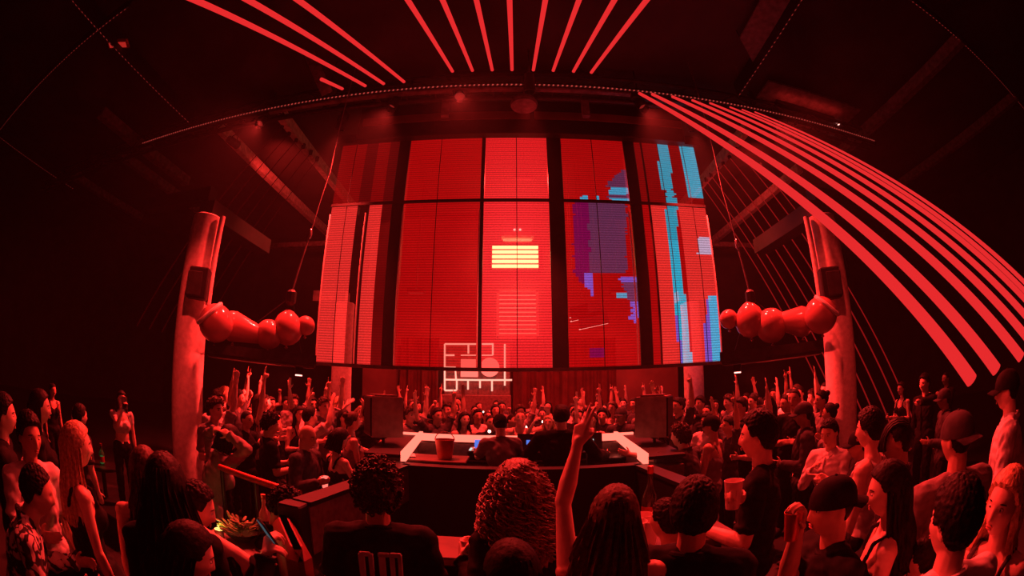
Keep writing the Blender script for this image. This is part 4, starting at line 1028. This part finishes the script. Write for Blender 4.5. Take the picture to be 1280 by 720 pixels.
# ------------------------------------------------------------------ front ledge with drinks
YL = 2.15; zl = 1.20
o = empty('drinks_ledge', (.22, YL, 0)); tag(o, 'long wooden drinks ledge at the front between the onlookers', 'ledge')
MB().box((0, 0, zl-.025), (1.96, .34, .05), None, .012).build('ledge_top', 'wood', o, False); MB().box((0, .10, (zl-.05)/2), (1.96, .06, zl-.05)).build('front_board', 'black', o, False)
for x in (-.88, 0, .88): MB().box((x, -.05, (zl-.05)/2), (.07, .07, zl-.05)).build('post', 'steel', o, False)
def cup(p, s, lab, grp=None, m='cup', fill=.75):
    o = empty('cup', p); MB().lathe([(.030*s, .0), (.031*s, .004), (.044*s, .125*s), (.046*s, .130*s), (.0435*s, .130*s), (.030*s, .008)], 26).build('wall', m, o); MB().lathe([(.029*s, .010), (.029*s+.011*s*fill, .118*s*fill), (.001, .118*s*fill)], 22).build('drink', 'drink', o)
    return tag(o, lab, 'cup', grp)
def on_ledge(px, py, z=zl): return hitz(px, py, z)
for (px, py), lab in (((803, 676), 'clear plastic cup on the ledge, rear one of the three beside the blonde head'), ((816, 691), 'clear plastic cup on the ledge closest to the man in the dark jacket'), ((797, 690), 'clear plastic cup on the ledge half hidden by long straight hair')):
    q = hitz(px, py, zl); q[1] = min(max(q[1], YL-.12), YL+.12); cup(q, 1.22, lab, 'plastic cups on the ledge')
def bottle(p, h, lab, m='glass', grp=None, r=.042, lm='foil'):
    o = empty('bottle', p); MB().lathe([(r*.9, 0), (r, .008), (r, h*.50), (r*.9, h*.58), (r*.45, h*.70), (r*.34, h*.78), (r*.34, h*.97), (r*.40, h*.975), (r*.40, h)], 26).build('glass_body', m, o)
    MB().lathe([(r*1.015, h*.16), (r*1.02, h*.17), (r*1.02, h*.42), (r*1.015, h*.43)], 26, cap=False).build('paper_label', lm, o); MB().lathe([(r*.38, h*.90), (r*.42, h*.91), (r*.42, h*1.01), (r*.1, h*1.02)], 20).build('cap', 'foil', o)
    return tag(o, lab, 'bottle', grp)
bottle((hitz(811, 668, zl)[0], YL+.10, zl), .40, 'tall long-necked bottle with a red label standing on the ledge behind the cups')
# rail and small table on the left
a = at(276, 600, 3.4); b_ = at(376, 634, 2.75); a[2] = b_[2] = 1.32; o = empty('railing', ((a+b_)/2*np.array([1, 1, 0]))); c = np.array(o.location)
MB().tube([a-c, b_-c], .025, 12).build('handrail', 'foil', o)
for t_ in (0.03, .5, .97): p = a+(b_-a)*t_; MB().tube([(p-c)*[1, 1, 0], p-c], .018, 10).build('post', 'steel', o)
MB().tube([(a-c)*[1, 1, .55], (b_-c)*[1, 1, .55]], .012, 10).build('middle_rail', 'steel', o); tag(o, 'thin red handrail slanting down to the near left corner of the booth', 'railing')
tb = at(312, 676, 2.35); zt_ = .98; tb = hitz(312, 676, zt_); o = empty('side_table', (tb[0], tb[1], 0)); tag(o, 'small round table crowded with drinks beside the seated group at the left', 'table')
MB().lathe([(.30, zt_-.03), (.31, zt_-.02), (.31, zt_), (.001, zt_+.001)], 36).build('table_top', 'panelwood', o); MB().tube([(0, 0, .02), (0, 0, zt_-.03)], .03, 14).build('pedestal', 'steel', o); MB().lathe([(.22, 0), (.22, .02), (.03, .03)], 30).build('foot', 'steel', o)
bottle((tb[0]+.05, tb[1]+.15, zt_), .30, 'clear bottle on the small round table behind the salad-green sprigs', 'cup')
cup((tb[0]+.13, tb[1]+.02, zt_), 1.1, 'dark tumbler on the small round table beside the phone', m='glass')
o = empty('herb_bowl', (tb[0]-.04, tb[1]-.03, zt_)); MB().lathe([(.05, 0), (.11, .05), (.13, .075), (.12, .075), (.05, .012)], 28).build('bowl', 'glass', o)
rg = np.random.default_rng(5); b = MB()
for k in range(70):
    a1 = rg.uniform(0, 6.28); r1 = rg.uniform(.0, .15); p = np.array([r1*math.cos(a1), r1*math.sin(a1), .07+rg.uniform(0, .07)]); F = frame_z(unit(np.array([math.cos(a1), math.sin(a1), rg.uniform(.1, 1.2)])))
    b.ell(p, (.012, .004, .034), F, 8, 6)
b.build('sprigs', 'leaf', o); tag(o, 'bowl of green sprigs on the small round table', 'bowl')
l = bpy.data.lights.new('candle_light', 'POINT'); l.energy = .9; l.color = (1.0, .75, .18); l.shadow_soft_size = .02
o = empty('table_candle', (tb[0]-.16, tb[1]-.12, zt_)); MB().lathe([(.03, 0), (.034, .07), (.030, .07), (.027, .006)], 20).build('holder', 'cup', o); MB().lathe([(.012, .006), (.012, .03), (.002, .04)], 12).build('wick_flame', 'yellow', o); link('candle_light', l, o, (0, 0, .10)); tag(o, 'small burning table candle among the drinks on the round table', 'candle')
# sofa back on the left front
q = at(366, 700, 2.22); o = empty('banquette', (q[0], q[1], 0)); tag(o, 'red leather end of a banquette back in front of the near booth corner', 'seat'); R = rz(-math.atan2(q[0], q[1])+.12)
MB().box((0, 0, 1.02), (.13, .62, .46), R, .05).build('backrest', 'leather', o); MB().box((0, 0, .40), (.12, .60, .80), R, .03).build('base', 'leather', o)
MB().box(R @ np.array([-.25, -.02, .56]), (.40, .56, .12), R, .05).build('seat_cushion', 'leather', o); MB().box(R @ np.array([-.25, -.02, .25]), (.38, .54, .50), R, .02).build('plinth', 'leather', o)
q = at(127, 569, 5.6); o = bottle(q-np.array([0, 0, .12]), .26, 'small green lit bottle on the high stand in the dark left aisle', 'glass'); MB().ell((0, 0, .07), (.03, .03, .05)).build('bottle_light', 'green_dot', o)
z0 = q[2]-.12; o = empty('high_stand', (q[0], q[1], 0)); MB().lathe([(.24, z0-.03), (.25, z0-.015), (.25, z0), (.001, z0)], 30).build('stand_top', 'steel', o); MB().tube([(0, 0, 0.02), (0, 0, z0-.03)], .03, 12).build('pedestal', 'steel', o); MB().lathe([(.2, 0), (.2, .02), (.03, .03)], 24).build('foot', 'steel', o); tag(o, 'slim high stand with a green lit bottle in the dark left aisle', 'table')
# ------------------------------------------------------------------ people close to the camera, each built on its own
INFO = {}
def P_(key, *a, **k):
    o, i = place(*a, **k); INFO[key] = (o, i); return o, i
BK, DKc, LT, MD = 'cloth_black', 'cloth_dark', 'cloth_light', 'cloth_mid'
# centre, backs to the camera
o, i = P_('curlym', 472, 614, 1.86, 4, 'person with short curly hair and a black tee with pale block print, back turned', skin='skin2', hair=('curly', 'hair_brown'), top=('tee', BK), arms=('bent', 'bent'), turn=9, vox=.006, seed=1, wide=1.05)
T, s = i['T'], i['s']; b = MB()
for (x, z, w, h) in ((-.075, .25, .028, .20), (-.035, .26, .022, .18), (.012, .27, .030, .16), (.055, .26, .022, .18), (.088, .25, .020, .20), (-.10, .16, .016, .05)):
    b.box(T(x, -.137, z+.10), (w*s, .012, h*s), None, .004)
for x in (-.06, .02, .07): b.box(T(x, -.137, .445), (.05*s, .012, .022*s), None, .004)
b.build('back_print', 'print', o, False)
P_('curlyw', 648, 614, 1.82, -14, 'person with a big cloud of long curly hair lit red at its rim, back turned', sex='f', hair=('longcurly', 'hair_warm'), top=('long', BK), arms=('bent', 'bent'), hands=('grip', 'relax'), vox=.006, seed=2, reach={-1: (580, 700, 1.80)})
P_('bottom', 640, 716, 1.22, -20, 'person with parted dark hair, only the head top rising below the big curly hair', sex='f', hair=('bob', 'hair_black'), top=('tee', DKc), seed=3, vox=.007)
P_('straight', 768, 646, 1.50, 2, 'person with long straight fair hair raising one bare arm with a pointing finger', sex='f', hair=('longfull', 'hair_brown'), top=('tank', BK), bottom=('skirt', BK), arms=(((.16, .42, 1), (-.18, .45, 1)), 'bent'), hands=('peace', 'relax'), vox=.006, seed=4, tilt=3, reach={1: (797, 668, 1.80)})
P_('dj', 702, 521, 4.35, 4, 'person in loose black clothes working at the booth with both elbows out, back turned', floor=.20, hair=('short', 'hair_black'), top=('jacket', BK), arms=('spread', 'spread'), wide=1.22, seed=5, nod=10, vox=.009)
P_('booth', 625, 531, 4.6, -8, 'person in a grey shirt and dark cap bending over the booth desk', floor=.20, hair=('short', 'hair_black'), cap='cap back:cloth_black', top=('tee', MD), arms=('forward', 'forward'), seed=6, nod=22, lean=8, vox=.009)
P_('m7', 868, 640, 1.56, 12, 'person with dense dark hair in a dark jacket seen from behind beside the plastic cups', skin='skin2', hair=('quiff', 'hair_black'), top=('jacket', BK), arms=('bent', 'bent'), turn=-12, vox=.006, seed=7, wide=1.08)
P_('floralR', 833, 650, 2.02, -55, 'person in a pale floral patterned shirt half hidden behind the dark-jacketed back', skin='skin2', hair=('short', 'hair_black'), top=('shirt', 'floral'), arms=('bent', 'bent'), hands=('grip', 'relax'), vox=.0075, seed=8, lean=10)
# right side
P_('prof8', 948, 546, 2.42, -82, 'tall person in a black tee in profile facing the booth, holding a pale cup', skin='skin', hair=('quiff', 'hair_black'), top=('tee', BK), arms=('bent', 'drink'), hands=('grip', 'grip'), vox=.006, face=True, seed=9, reach={1: (924, 618, 2.15)})
P_('cap9', 1040, 634, 1.62, -118, 'person in a dark cap and black tee lifting a golden drink, facing left', skin='skin2', hair=('short', 'hair_black'), cap='cap back:cloth_black', top=('tee', BK), arms=('bent', 'drink'), hands=('relax', 'grip'), vox=.006, face=True, seed=10, turn=0, wide=1.08, reach={1: (997, 662, 1.50)})
P_('white10', 1037, 541, 3.75, -150, 'person in a white shirt holding a glass before the chest, facing the camera', skin='skin2', hair=('short', 'hair_black'), top=('shirt', LT), arms=('bent', 'chest'), hands=('grip', 'relax'), nod=14, vox=.0075, face=True, seed=11)
P_('beard', 889, 533, 4.7, -70, 'person in a dark cap and grey tank top facing the booth beside the right speaker', skin='skin2', hair=('short', 'hair_black'), cap='cap:cloth_black', top=('tank', MD), arms=('bent', 'bent'), vox=.009, face=True, seed=12)
P_('lean', 850, 545, 4.3, -60, 'person in a dark tee stretching one arm over the right end of the glowing bar', skin='skin', hair=('tousled', 'hair_brown'), top=('tee', DKc), arms=('reach', 'bent'), hands=('open', 'relax'), vox=.009, seed=13, lean=14)
P_('glasses', 993, 499, 5.4, -160, 'tall person in black standing before the right column with the head above the others', skin='skin2', hair=('buzz', 'hair_black'), top=('tee', BK), arms=('cross', 'cross'), vox=.009, face=True, seed=14)
P_('dark20', 1073, 556, 3.45, -100, 'person in a black hooded top turned left between the white shirt and the bare-armed man', skin='skin3', hair=('short', 'hair_black'), cap='cap:cloth_black', top=('jacket', BK), arms=('down', 'bent'), vox=.0075, seed=15)
P_('lit13', 1087, 537, 2.9, -70, 'person in a pale sleeveless top with short hair edged by bright light', skin='skin', hair=('quiff', 'hair_black'), top=('tank', LT), arms=('down', 'forward'), hands=('relax', 'point'), vox=.0075, face=True, seed=16)
P_('braid', 1122, 552, 2.55, -95, 'person with braided hair in profile facing left, wearing a dark top', skin='skin3', hair=('braids', 'hair_black'), top=('tee', DKc), arms=('down', 'down'), vox=.0065, face=True, seed=17)
P_('long15', 1110, 612, 1.76, -98, 'person with long dark hair and a bare shoulder in profile facing left', sex='f', skin='skin', hair=('long', 'hair_black'), top=('tank', BK), arms=('bent', 'drink'), hands=('relax', 'grip'), vox=.006, face=True, seed=18, nod=8)
P_('cap16', 1196, 548, 2.2, -28, 'person in a backward cap and a grey sweatshirt seen from behind at the right', skin='skin2', hair=('short', 'hair_black'), cap='cap back:cloth_dark', top=('long', MD), arms=('down', 'bent'), vox=.007, seed=19, turn=-25, wide=1.08)
P_('tall', 1259, 488, 3.2, -88, 'person in a pale jacket and black cap standing tall at the right edge', skin='skin', hair=('short', 'hair_black'), cap='cap:cloth_black', top=('jacket', LT), arms=('down', 'down'), vox=.0075, face=True, seed=20)
P_('smile', 1256, 628, 1.52, -152, 'smiling person with long fair hair at the right edge facing the camera', sex='f', skin='skin', hair=('wavy', 'hair_blonde'), top=('tank', DKc), arms=('down', 'down'), vox=.006, face=True, seed=21, tilt=-8)
P_('bighair', 1193, 652, 1.30, -34, 'person with thick dark hair and pale collared shirt, back turned in the lower right corner', skin='skin', hair=('quiff', 'hair_black'), top=('shirt', LT), arms=('bent', 'bent'), vox=.006, face=True, seed=22, turn=-22)
P_('back23', 1150, 700, 1.75, -80, 'person with a bare shoulder low between the long dark hair and the thick dark hair', sex='f', skin='skin', hair=('bun', 'hair_black'), top=('tank', MD), arms=('bent', 'bent'), vox=.007, seed=23)
# left side
P_('lefttee', 37, 546, 2.55, 152, 'person in a pale tee smiling toward the camera beside the left edge', skin='skin2', hair=('quiff', 'hair_black'), top=('tee', LT), arms=('down', 'bent'), vox=.0065, face=True, seed=24)
P_('edge', 5, 518, 2.9, 95, 'person in dark clothes cut by the left edge, looking to the right', skin='skin', hair=('short', 'hair_black'), top=('long', BK), vox=.0075, face=True, seed=25)
P_('profile3', 50, 509, 3.35, 92, 'person in black in profile looking right behind the pale tee', sex='f', skin='skin', hair=('bob', 'hair_black'), top=('long', BK), vox=.0075, face=True, seed=26)
P_('blonde', 96, 557, 2.35, 78, 'person with long blonde hair in a dark sleeveless dress in profile, looking right', sex='f', skin='skin', hair=('long', 'hair_blonde'), top=('dress', BK), arms=('down', 'down'), vox=.006, face=True, seed=27)
P_('crop', 152, 499, 5.3, 170, 'person in a pale crop top and black trousers holding up a phone', floor=.32, sex='f', skin='skin', hair=('long', 'hair_black'), top=('crop', LT), arms=('down', 'phone'), hands=('relax', 'grip'), vox=.0085, face=True, seed=28, reach={1: (153, 512, 5.12)})
P_('dark30', 66, 488, 5.6, 150, 'person in a black sleeveless top standing on the step at the far left', floor=.45, sex='f', skin='skin2', hair=('bun', 'hair_black'), top=('tank', BK), vox=.009, face=True, seed=29)
P_('armup', 100, 520, 4.4, 60, 'person in a dark top raising one bent forearm behind the blonde head', skin='skin', hair=('short', 'hair_black'), top=('tee', DKc), arms=(((.5, .3, -.2), (.1, .1, 1)), 'down'), hands=('fist', 'relax'), vox=.009, seed=30)
P_('floral', 46, 614, 2.02, 96, 'person in a pale floral shirt and white shorts in the lower left corner, bending right', skin='skin2', hair=('short', 'hair_black'), top=('shirt', 'floral'), bottom=('shorts', LT), arms=('bent', 'bent'), vox=.007, seed=31, lean=24, nod=10)
P_('fair', 181, 588, 2.15, 10, 'person with light brown hair and a bare shoulder partly behind the long dark hair', sex='f', skin='skin', hair=('long', 'hair_brown'), top=('tank', BK), vox=.007, seed=33)
P_('longdark', 206, 606, 1.66, 14, 'person with very long smooth black hair, seen from behind left of the bright column', sex='f', skin='skin', hair=('longfull', 'hair_black'), top=('long', BK), vox=.006, seed=34)
P_('seat', 243, 634, 1.98, 88, 'seated person with dark hair and black tee resting the head on one bent bare arm', seat=1, skin='skin', hair=('short', 'hair_black'), top=('tee', BK), bottom=('shorts', BK), arms=('bent', ((.10, 1, .05), (-.10, -.80, .62))), hands=('relax', 'relax'), vox=.007, face=True, seed=35, lean=12, nod=18)
P_('profbot', 236, 692, 1.34, 86, 'person with dark hair in profile at the bottom left, looking at the phone', sex='f', skin='skin', hair=('bob', 'hair_black'), top=('long', BK), arms=('phone', ((.2, .35, -.85), (-.25, .9, .4))), hands=('grip', 'grip'), vox=.006, face=True, seed=36, nod=20, reach={1: (333, 697, 1.46), -1: (326, 704, 1.50)})
P_('crouch', 356, 634, 2.7, 60, 'person with dark hair sitting low behind the handrail', seat=1, skin='skin2', hair=('tousled', 'hair_black'), top=('tee', BK), arms=('lean', 'lean'), vox=.009, seed=37, lean=18, nod=30)
# beyond the rail on the left
P_('p16', 286, 548, 3.7, 60, 'person in a grey long-sleeved top with both hands behind the head by the column', skin='skin', sex='f', hair=('bob', 'hair_black'), top=('long', MD), arms=('head', 'head'), vox=.009, seed=38, lean=22, nod=25)
P_('tee17', 338, 531, 4.7, 78, 'person in a loose black tee facing right in front of the raised hands', skin='skin2', hair=('tousled', 'hair_black'), top=('tee', BK), arms=('bent', 'bent'), vox=.009, face=True, seed=39, nod=10)
P_('bald', 384, 546, 4.1, 120, 'bald person in a dark jacket holding a glowing drink at the booth corner', skin='skin2', hair=('none', 'hair_black'), top=('jacket', DKc), arms=('bent', 'bent'), hands=('relax', 'grip'), vox=.008, face=True, seed=40, nod=12, reach={1: (396, 604, 3.80)})
P_('w19', 424, 549, 4.2, 62, 'person in a dark tank top leaning on the booth side and looking down', sex='f', skin='skin', hair=('bob', 'hair_black'), top=('tank', BK), arms=('table', 'lean'), vox=.008, face=True, seed=41, nod=22)
P_('p20', 441, 527, 5.2, 75, 'person with bare shoulders next to the left monitor speaker', sex='f', skin='skin', hair=('bun', 'hair_brown'), top=('tank', MD), arms=('table', 'bent'), vox=.009, face=True, seed=42)
P_('hands21', 387, 521, 5.6, 70, 'person in a pale tee raising both bent arms, one hand pointing', skin='skin', hair=('short', 'hair_black'), top=('tee', LT), arms=(((.5, .3, .6), (-.05, .2, 1)), ((.4, .5, .5), (-.3, .3, 1))), hands=('point', 'open'), vox=.009, face=True, seed=43)

# what they hold
def held(key, k, lab, s=1.0, m='cup', dz=-.06, dr=(0, 0)):
    o, i = INFO[key]; p = i['world'](i[k]); return cup((p[0]+dr[0], p[1]+dr[1], p[2]+dz), s, lab, None, m)
held('prof8', 1, 'pale plastic cup in the hand of the tall person in profile', 1.1)
held('white10', -1, 'glass held before the white shirt', .9)
held('bald', 1, 'drink in a cup made to glow, in the hand of the bald person', .8, 'neonpanel')  # cup wall made to glow, light on the drink put into its emission
held('curlyw', -1, 'small glass in the left hand of the person with big curly hair', .8)
held('cap9', 1, 'golden drink lifted by the person in the dark cap close to the camera', .8, 'foil', -.09)
def phone(key, k, lab, R=None):
    o, i = INFO[key]; p = i['world'](i[k]); h = i['heading']; q = empty('phone', p); q.rotation_euler = (-.5, 0, -h+math.pi)
    MB().box((0, 0, .03), (.074, .009, .15), None, .004).build('case', 'black', q, False); MB().box((0, .006, .03), (.068, .003, .142)).build('display', 'phone_screen', q, False); MB().box((.02, -.006, .085), (.022, .004, .022)).build('camera_bump', 'steel', q, False)
    return tag(q, lab, 'phone', 'phones in hands')
phone('crop', 1, 'phone with a bright spot held up by the person in the crop top')
phone('profbot', 1, 'phone with a dim bluish display held low at the bottom left')

# ------------------------------------------------------------------ the crowd: built kinds, then copies
KIND = {}
def kind(key, **k):
    o, i = build_person(H=1.72, vox=.0095, face='lite', **k); KIND[key] = [o, i, False]
kind('dark_down', hair=('short', 'hair_black'), top=('tee', BK), arms=('bent', 'down'), seed=51)
kind('light_down', skin='skin2', hair=('short', 'hair_black'), top=('tee', LT), arms=('bent', 'bent'), seed=52)
kind('mid_one_up', hair=('tousled', 'hair_brown'), top=('tee', MD), arms=('up', 'bent'), hands=('open', 'relax'), seed=53)
kind('dark_both_up', skin='skin2', hair=('short', 'hair_black'), top=('tee', DKc), arms=('up', 'upout'), hands=('horns', 'open'), seed=54)
kind('girl_long', sex='f', hair=('long', 'hair_black'), top=('tank', BK), arms=('bent', 'bent'), seed=55)
kind('girl_up', sex='f', hair=('long', 'hair_brown'), top=('tank', LT), arms=('bent', 'up'), hands=('relax', 'peace'), seed=56)
kind('girl_blonde', sex='f', hair=('wavy', 'hair_blonde'), top=('crop', LT), arms=('clap', 'clap'), seed=57)
kind('phone_up', skin='skin2', hair=('buzz', 'hair_black'), top=('long', BK), arms=('phone', 'phone'), hands=('grip', 'grip'), seed=58)
kind('cap_down', skin='skin3', hair=('short', 'hair_black'), cap='cap:cloth_dark', top=('jacket', DKc), arms=('bent', 'hip'), seed=59)
kind('bare', skin='skin', hair=('buzz', 'hair_brown'), top=('tank', MD), arms=('upbent', 'bent'), hands=('fist', 'relax'), seed=60)
kind('bun', sex='f', skin='skin2', hair=('bun', 'hair_black'), top=('long', MD), arms=('bent', 'chest'), seed=61)
kind('point', skin='skin', hair=('quiff', 'hair_black'), top=('shirt', BK), arms=('reach', 'down'), hands=('point', 'relax'), seed=62)
DESC = {'dark_down': 'dark hair and black tee', 'light_down': 'dark hair and pale tee', 'mid_one_up': 'grey tee, one straight arm up', 'dark_both_up': 'dark tee, both arms up', 'girl_long': 'long black hair and tank top', 'girl_up': 'long brown hair, one arm up', 'girl_blonde': 'blonde hair and joined hands', 'phone_up': 'shaved head and black sleeves', 'cap_down': 'cap and dark jacket', 'bare': 'grey tank top, fist up', 'bun': 'hair bun and grey sleeves', 'point': 'black shirt, arm pointing ahead'}
ZONE = {'far': ('beyond the glowing bar', 'crowd beyond the glowing bar'), 'left': ('in the crowd left of the booth', 'crowd at the left of the booth'), 'right': ('in the crowd right of the booth', 'crowd at the right of the booth'),
        'aisle': ('in the dark aisle right of the column', 'people in the far right aisle')}
SEEN = {}
def crowd(key, x, y, H, heading, zone, extra=None):
    o, i, used = KIND[key]
    if used: o = copy_tree(o)
    KIND[key][2] = True
    s = H/1.72; o.location = (x, y, 0); o.scale = (s, s, s); o.rotation_euler = (0, 0, -heading)
    z, g = ZONE[zone]; lab = extra or 'person with %s %s' % (DESC[key], z)
    tag(o, lab, 'person', g)
    return o
rg = np.random.default_rng(11); keys = list(KIND); taken = [np.array([q[0], q[1]]) for q in COLS]
for o_, i_ in INFO.values(): taken.append(np.array([o_.location.x, o_.location.y]))
def free(x, y, r): return all((x-t[0])**2+(y-t[1])**2 > r*r for t in taken)
def drop(px, d, key, zone, H, look=None, extra=None):
    a = math.atan2(*at(px, 500, d)[:2]); x, y = d*math.sin(a), d*math.cos(a); taken.append(np.array([x, y]))
    hd = math.atan2(.2-x, 4.9-y) if look is None else look
    return crowd(key, x, y, H, hd, zone, extra)
# individuals that stand out
for px, d, key, H, zone, lab in ((512, 6.6, 'mid_one_up', 1.74, 'far', 'person in a grey tee with one arm straight up at the left bar corner'),
    (546, 6.75, 'dark_both_up', 1.74, 'far', 'person with both arms up right of the left monitor speaker, under the glowing shelf'),
    (580, 6.55, 'girl_long', 1.70, 'far', 'person with long black hair at the bar under the left end of the glowing shelf'),
    (613, 6.5, 'phone_up', 1.66, 'far', 'person with a shaved head at the bar under the middle of the glowing shelf'),
    (597, 7.15, 'light_down', 1.72, 'far', 'person in a pale tee at the bar under the right end of the glowing shelf'),
    (650, 6.6, 'bare', 1.74, 'far', 'person in a grey tank top with a fist up between the two booth workers'),
    (686, 6.5, 'girl_blonde', 1.66, 'far', 'blonde person with joined hands at the bar left of the man in black'),
    (741, 6.55, 'girl_up', 1.68, 'far', 'person with brown hair and one raised arm just right of the man in black'),
    (777, 6.6, 'cap_down', 1.74, 'far', 'person in a cap at the bar left of the right monitor speaker'),
    (848, 6.6, 'dark_both_up', 1.84, 'right', 'person with both arms high directly right of the right monitor speaker')):
    drop(px, d, key, zone, H, None, lab)
USED = set(); n = 0
def where(zone, x, y):
    px = pix((x, y, 1.6))[0]; dd = math.hypot(x, y)
    if zone == 'far':
        row = 'front row' if y < 7.5 else 'middle rows' if y < 9.4 else 'back rows'
        for lim, w in ((505, 'beside the left monitor speaker'), (555, 'left of the glowing shelf'), (598, 'below the glowing shelf, left half'), (640, 'below the glowing shelf, right half'), (688, 'between the booth workers'), (740, 'beyond the man in black'), (792, 'beside the right monitor speaker'), (9999, 'past the right monitor speaker')):
            if px < lim: return row, w
    row = 'front' if dd < 5.7 else 'middle' if dd < 7.3 else 'back'
    if zone == 'left':
        for lim, w in ((315, 'beside the left column'), (355, 'under the left balloons'), (400, 'under the left hoist'), (9999, 'near the left monitor speaker')):
            if px < lim: return row, w
    if zone == 'right':
        for lim, w in ((900, 'near the right monitor speaker'), (945, 'under the right hoist'), (990, 'under the right balloons'), (9999, 'beside the right column')):
            if px < lim: return row, w
    return row, 'in the aisle beyond the right column'
for k in range(1500):
    zone = ('far', 'left', 'right', 'far', 'left', 'right', 'aisle')[k % 7]
    if zone == 'far': x, y = rg.uniform(-3.6, 3.9), rg.uniform(6.55, 11.8)
    elif zone == 'left': a, d = math.radians(rg.uniform(-40, -20)), rg.uniform(4.6, 9.5); x, y = d*math.sin(a), d*math.cos(a)
    elif zone == 'right': a, d = math.radians(rg.uniform(21, 43)), rg.uniform(4.4, 9.5); x, y = d*math.sin(a), d*math.cos(a)
    else: a, d = math.radians(rg.uniform(50, 62)), rg.uniform(4.5, 8.5); x, y = d*math.sin(a), d*math.cos(a)
    if -2.1 < x < 2.3 and y < 6.5: continue
    r = .50 if y < 8 else .58
    if zone == 'aisle': r = 1.0
    if not free(x, y, r): continue
    row, w = where(zone, x, y); ks = [q for q in keys if (q, row, w) not in USED]
    if not ks: continue
    key = ks[int(rg.integers(len(ks)))]; USED.add((key, row, w)); taken.append(np.array([x, y]))
    crowd(key, x, y, float(rg.uniform(1.60, 1.84)), math.atan2(.2-x, 4.9-y)+float(rg.normal(0, .45)), zone, 'person with %s, %s %s' % (DESC[key], row, w)); n += 1
for key, (o, i, used) in KIND.items():
    if not used: crowd(key, 3.0, 8.0, 1.7, 3.14, 'right')
print('crowd', n)
# phones with their lamps on in the far crowd
ph = [o for o in bpy.data.objects if o.get('label') and o.get('group') == ZONE['far'][1] and 'shaved head' in o['label']]
hl = KIND['phone_up'][1][1]
for o in ph[:6]:
    hd = -o.rotation_euler.z; sc = o.scale[0]; p = np.array(o.location) + rz(-hd) @ (np.asarray(hl)*sc)
    q = empty('phone', p+np.array([0, 0, .02])); q.rotation_euler = (-.2, 0, -hd+math.pi)
    MB().box((0, 0, .04), (.074, .009, .15), None, .004).build('case', 'black', q, False); MB().box((0, .006, .04), (.068, .003, .142)).build('display', 'phone_screen', q, False); MB().ell((.015, -.008, .09), (.022, .008, .022), None, 10, 6).build('flash', 'flash', q)
    tag(q, 'lit phone of shaved head person' + o['label'].split('shaved head', 1)[1].replace(' and black sleeves', ''), 'phone', 'lit phones in the far crowd')
# steps that carry those standing higher in the left aisle
for key, lab in (('crop', 'low black podium under the person with the raised phone'), ('dark30', 'low black podium at the far left under the person in the sleeveless top')):
    o, i = INFO[key]; h = o.location.z; q = empty('podium', (o.location.x, o.location.y, 0)); MB().box((0, 0, h/2-.01), (.9, .9, h-.02), None, .02).build('base', 'black', q, False); MB().box((0, 0, h-.012), (.94, .94, .024), None, .01).build('top', 'steel', q, False)
    tag(q, lab, 'podium', 'podiums in the left aisle')
for key, lab in (('seat', 'bar stool under the seated person with one bent bare arm'), ('crouch', 'stool under the person sitting low behind the handrail')):
    o, i = INFO[key]; h = i['seat']-.03
    q = empty('stool', (o.location.x, o.location.y, 0)); MB().lathe([(.15, h-.07), (.18, h-.05), (.18, h-.01), (.16, h), (.001, h+.002)], 28).build('seat', 'leather', q); MB().tube([(0, 0, .02), (0, 0, h-.06)], .03, 12).build('pedestal', 'steel', q); MB().lathe([(.2, 0), (.2, .02), (.03, .03)], 26).build('foot', 'steel', q)
    tag(q, lab, 'stool', 'stools of the seated group')
